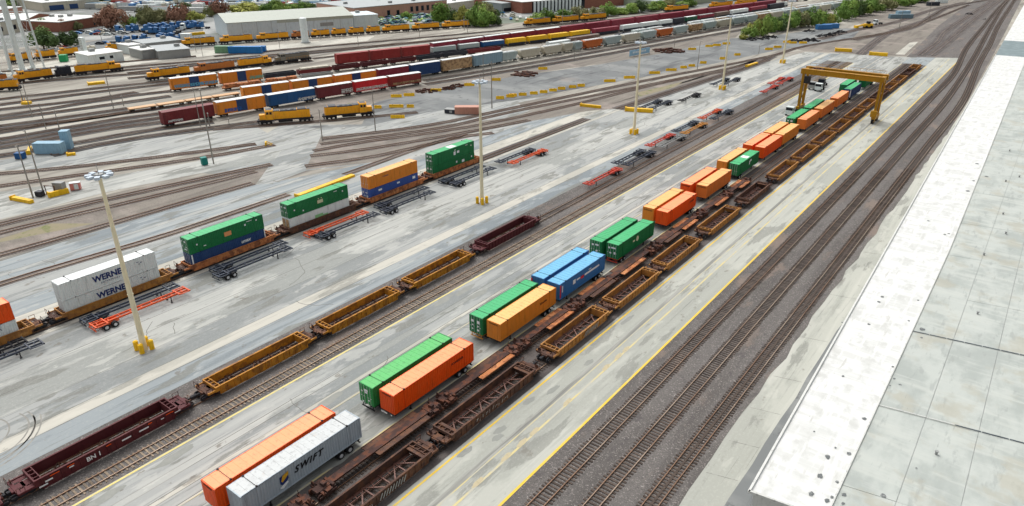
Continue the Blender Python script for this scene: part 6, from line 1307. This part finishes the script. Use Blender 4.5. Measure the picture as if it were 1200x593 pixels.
T = [(52, 58, 14, 20, 0, 'wide dark green tree below the water tower'), (83, 55, 11, 14, 0, 'small dark tree left of the pale ladder tower'), (52, 35, 9, 15, 1, 'round green tree in front of the white gable roof'), (38, 34, 8, 10, 4, 'olive tree left of the round green one'), (77, 36, 9, 9, 3, 'russet tree by the brick wall'), (91, 35, 7, 8, 4, 'olive tree at the brick wall'),
 (132, 33, 17, 22, 3, 'large russet tree right of the brick building'), (150, 31, 9, 14, 1, 'green tree right of the large russet one'), (167, 29, 12, 14, 4, 'olive grey tree behind the blue trucks, left'), (178, 28, 15, 17, 4, 'pale olive tree behind the blue trucks, middle'), (190, 27, 11, 16, 4, 'olive tree behind the blue trucks, right'), (210, 27, 16, 18, 3, 'russet tree behind the blue trucks'), (229, 26, 9, 16, 2, 'yellow green tree left of the shed gable'), (220, 24, 9, 16, 1, 'green tree behind the shed gable'),
 (258, 19, 16, 19, 3, 'russet tree above the shed roof'), (284, 18, 12, 30, 2, 'wide yellow green tree above the shed roof'), (248, 19, 10, 14, 4, 'olive tree left of the russet one above the shed'), (304, 16, 9, 18, 1, 'green tree behind the shed ridge, left'), (322, 15, 12, 20, 1, 'green tree behind the shed ridge, middle'), (340, 14, 8, 18, 1, 'low green tree behind the shed ridge'), (355, 13, 9, 20, 1, 'green tree behind the shed ridge, right'), (362, 12, 8, 18, 0, 'dark green tree behind the shed ridge'),
 (522, 28, 17, 20, 1, 'tall green tree left of the clump above the locomotives'), (533, 28, 12, 16, 0, 'dark green tree in the clump above the locomotives'), (543, 29, 15, 16, 2, 'yellow green tree in the clump above the locomotives'), (556, 31, 15, 20, 1, 'green tree right in the clump above the locomotives'), (566, 31, 16, 20, 1, 'large green tree right of the pale poles'), (571, 22, 14, 16, 4, 'olive tree behind the large green one'), (580, 30, 8, 12, 0, 'small dark green tree at the end of the clump'), (562, 20, 14, 14, 1, 'green tree at the back of the clump'),
 (477, 22, 6, 10, 1, 'small green tree before the salmon building'), (583, 20, 7, 10, 0, 'small dark green tree by the blue grey hall'), (10, 10, 9, 24, 1, 'far green tree at the top left'), (60, 3, 9, 26, 1, 'far green tree behind the white warehouse'), (120, 2, 9, 22, 0, 'far dark tree at the top'), (140, 6, 9, 12, 1, 'far tree left of the green roof'), (216, 14, 9, 14, 0, 'dark evergreen among the parked trailers')]
for k in range(16):
    x = 628+k*12; T.append((x, 28-k*1.35, 9+3*math.sin(k*2.1), 17, [1, 1, 4, 1, 4, 4, 4, 1, 1, 1, 0, 1, 1, 4, 1, 1][k], '%s tree, %s in the hedge row behind the three locomotives' % (KC[[1, 1, 4, 1, 4, 4, 4, 1, 1, 1, 0, 1, 1, 4, 1, 1][k]], ordn(k))))
bush = [(879, 44, 8, 12), (886, 41, 11, 13), (893, 42, 15, 14), (900, 38, 13, 14), (908, 37, 11, 13), (915, 36, 10, 14), (923, 34, 13, 15), (931, 33, 13, 14), (939, 32, 14, 16), (948, 31, 15, 16), (957, 29, 12, 14), (966, 29, 9, 14), (975, 28, 8, 14), (985, 24, 13, 15), (993, 22, 17, 18), (1003, 19, 15, 18), (1013, 17, 14, 18), (1024, 14, 12, 18), (1036, 12, 12, 20), (1048, 9, 11, 20), (1060, 7, 10, 20), (870, 46, 4, 8), (1000, 12, 10, 20), (1075, 3, 10, 22)]
for k, (x, y, h_, w_) in enumerate(bush): T.append((x, y, h_, w_, [1, 2, 1, 1, 1, 0, 1, 1, 4, 1][k % 10], '%s bushy tree, %s in the thicket beyond the asphalt lot' % (KC[[1, 2, 1, 1, 1, 0, 1, 1, 4, 1][k % 10]], ordn(k))))
for i, (x, y, h_, w_, kd, lab) in enumerate(T): tree(x, y, h_, w_, kd, lab, i)
# ================================================================ PARKED BLUE TRUCKS, CARS AND FAR TRAILERS
def semi_m():
    b = MB(); b.box(-1.15, 1.15, 1.8, 4.2, 1.0, 3.7); b.box(-.95, .95, .2, 1.8, .8, 2.2); b.ext([(1.8, 3.3), (4.0, 3.3), (4.1, 4.0), (3.6, 4.0)], -1.1, 1.1, axis='x'); b.box(-.5, .5, 4.2, 8, .8, 1.1, 1); b.box(-1.0, 1.0, 1.77, 1.82, 2.4, 3.3, 2)
    for y in (1.1, 5.8, 7.1):
        for s in (-1, 1): b.cyl((s*.75, y, .5), (s*1.15, y, .5), .5, n=8, m=1)
    b.box(-1.0, 1.0, .1, .2, .5, 1.0, 3); return b.mesh('semi_truck', 4)
SEMI = semi_m(); SB = P('truck_blue', (54, 106, 158), rust=.02, fade=(90, 130, 170))
def semi(px, py, rz, m, label, grp='blue trucks parked behind the sheds'):
    p = G(px, py); ob('semi_truck', SEMI, [m, DARK, GLASS, RIM], None, (p.x, p.y, 0), rz, label=label, cat='truck', group=grp)
sp_ = [(176, 36), (178.5, 37), (183, 35), (187, 38), (190, 36.5), (194, 35), (197, 38), (199, 34), (203, 36), (205, 33), (209, 34), (217, 33), (220, 34), (224, 33), (228, 32), (231, 33.5), (234, 31.5), (236, 33), (154, 37.5), (158, 38), (163, 36), (166, 37.5), (145, 38), (190, 40), (194, 40), (199, 40), (184, 40), (190, 48), (194, 49), (197, 47), (207, 48), (209, 47), (157, 51), (162, 50.5), (166, 50), (177, 48.5), (143, 52), (147, 51)]
for i, (x, y) in enumerate(sp_):
    rowname = 'back rows' if y < 41 else 'front row'
    semi(x, y, a(-52+(i*37) % 11-5)+(math.pi if i % 3 else 0), SB, 'blue semi truck cab, %s counted in the %s of the truck park' % (ordn(i), rowname))
semi(213, 36, a(40), WHITE, 'white semi truck among the blue ones'); 
def car_m():
    b = MB(); b.ext([(0, .35), (4.4, .35), (4.4, .8), (3.6, .95), (3.0, 1.45), (1.3, 1.45), (.6, .95), (0, .85)], -.88, .88, axis='x'); b.ext([(.75, .97), (3.55, .97), (2.97, 1.42), (1.33, 1.42)], -.9, .9, axis='x', m=1)
    for y in (.85, 3.5):
        for s in (-1, 1): b.cyl((s*.7, y, .32), (s*.92, y, .32), .32, n=8, m=2)
    return b.mesh('parked_car', 3)
CAR = car_m(); CC_ = [('white', WHITE), ('silver', GREYP), ('dark', BLACKC), ('blue', BLUE), ('red', DRED), ('cream', CREAM)]
for i, (x, y) in enumerate([(100, 39), (103, 38.5), (106, 38), (109, 38.5), (112, 37.5), (115, 38), (118, 36.5), (121, 38), (124, 37), (105, 41), (110, 41), (116, 41), (121, 41.5), (126, 41), (90, 38), (87, 40), (68, 57), (73, 56), (62, 60), (57, 43), (112, 52), (118, 51.5), (25, 22), (22, 37), (137, 39), (142, 40)]):
    p = G(x, y); n, m = CC_[i % 6]; ob('parked_car', CAR, [m, GLASS, TYRE], None, (p.x, p.y, 0), a(-50+(i % 5)*4), label='%s parked car, %s from the left brick buildings towards the truck park' % (n, ordn(i)), cat='car', group='cars parked near the brick buildings')
def boxtr_m():
    b = MB(); b.box(-1.3, 1.3, 0, 14, 1.1, 4.0)
    for y in (11.6, 12.8):
        for s in (-1, 1): b.cyl((s*.8, y, .5), (s*1.2, y, .5), .5, n=8, m=1)
    b.box(-.5, .5, .5, 13.8, .9, 1.1, 1); b.box(-.8, -.6, 2.6, 2.8, 0, 1.1, 1); b.box(.6, .8, 2.6, 2.8, 0, 1.1, 1); return b.mesh('box_trailer', 2)
BT = boxtr_m(); R = random.Random(11); k = 0
FC = [('white', WHITE), ('white', WHITE), ('white', WFLAT), ('pale', CREAM), ('grey', GREYP), ('pale blue', SLATB), ('blue', BLUE), ('dull red', DRED)]
def far_lot(x0, x1, y0, y1, n, lab, car=False):
    global k
    for i in range(n):
        x, y = R.uniform(x0, x1), R.uniform(y0, y1); p = G(x, y); c, m = R.choice(FC); k += 1; wh_ = ['left end', 'left part', 'middle', 'right part', 'right end'][min(4, int(5*(x-x0)/(x1-x0)))]+[', back', ', centre', ', front'][min(2, int(3*(y-y0)/(y1-y0)))]
        if car: ob('parked_car', CAR, [m, GLASS, TYRE], None, (p.x, p.y, 0), a(R.choice((-52, 38))), label='%s car parked %s, %s' % (c, lab, wh_), cat='car', group='far cars parked '+lab)
        else: ob('box_trailer', BT, [m, DARK], None, (p.x, p.y, 0), a(R.choice((-52, -48, 38))), label='%s trailer parked %s, %s' % (c, lab, wh_), cat='trailer', group='far trailers parked '+lab)
far_lot(140, 300, 3, 16, 46, 'in the far lot above the russet trees'); far_lot(300, 415, 2, 11, 34, 'in the far lot above the shed ridge'); far_lot(60, 140, 1, 12, 14, 'near the far white warehouse'); far_lot(400, 470, 1, 5, 12, 'beyond the salmon building')
far_lot(130, 300, 1, 9, 40, 'on the far streets above the lot'); far_lot(480, 620, -2, 4, 26, 'above the salmon building roof'); far_lot(820, 1000, -6, 2, 16, 'above the hopper trains'); far_lot(150, 300, 6, 17, 46, 'between the far trailers', True); far_lot(560, 620, 15, 26, 16, 'by the blue grey hall', True); far_lot(300, 415, 3, 12, 30, 'among the far trailers', True)
# scrapped carts filling the lot before the salmon building
for i in range(150):
    x = R.uniform(446, 522); y = 27-(x-446)*.04+R.uniform(-7, 3.0)-(x-446)*.02; p = G(x, y); c, m = [('teal', P('dusty_teal', (62, 112, 120))), ('green', P('leaf_green_paint', (74, 130, 80))), ('navy', NAVY), ('pale', PGREY), ('black', BLACKC), ('lime', P('lime_paint', (150, 180, 80)))][R.choice((0, 0, 0, 1, 2, 3, 3, 4, 5))]
    ob('parked_car', CAR, [m, GLASS, TYRE], None, (p.x, p.y, 0), R.random()*3, label='%s car in the crowded lot before the salmon building, %s %s' % (c, ['left', 'centre left', 'middle', 'centre right', 'right'][min(4, int((x-446)/15.3))], 'back' if y < 20 else 'front'), cat='car', group='crowded cars before the salmon building')
R = random.Random(21)
HW = [CREAM, WHITE, PINK, GREYP, BRICK, TAN]; HR = [GFLAT, WFLAT, P('brown_shingle_roof', (112, 98, 88)), P('dark_shingle_roof', (84, 84, 86))]
n = 0
for i in range(64):
    x = R.uniform(-60, 1100); y = R.uniform(-55, 1); hh = R.uniform(4, 8)
    if x > 900 and y > -25: continue
    p = G(x, y); u = Vector((math.cos(a(38)), math.sin(a(38)), 0)); L = R.uniform(14, 50); A2 = p; B2 = p+u*L; C2 = B2+Vector((-u.y, u.x, 0))*R.uniform(12, 30)
    gab = R.random() < .5; n += 1
    building('town_building', '%s roofed town building far beyond the yard, %s of the top edge, %s' % ('pitched' if gab else 'flat', ['far left', 'left', 'left middle', 'middle', 'right middle', 'right', 'far right'][max(0, min(6, int((x+60)/165)))], ['most distant', 'very distant', 'distant', 'nearer'][max(0, min(3, int((y+55)/14)))]), [A2, B2, C2], hh, R.choice(HW), R.choice(HR), 2.5 if gab else 0, wins=[(.1, .2, 1, 2.4), (.4, .5, 1, 2.4), (.7, .8, 1, 2.4)])['group'] = 'town buildings beyond the yard'
for i in range(46):
    x, y, kd = R.uniform(-40, 1000), R.uniform(-50, 0), R.choice((0, 1, 1, 2, 4)); tree(x, y, R.uniform(8, 14), R.uniform(12, 20), kd, 'far %s town tree, %s of the top edge, %s' % (KC[kd], ['far left', 'left', 'left middle', 'middle', 'right middle', 'right', 'far right'][max(0, min(6, int((x+40)/150)))], ['most distant', 'very distant', 'distant', 'nearer'][max(0, min(3, int((y+50)/13)))]), i+200, group='far town trees')
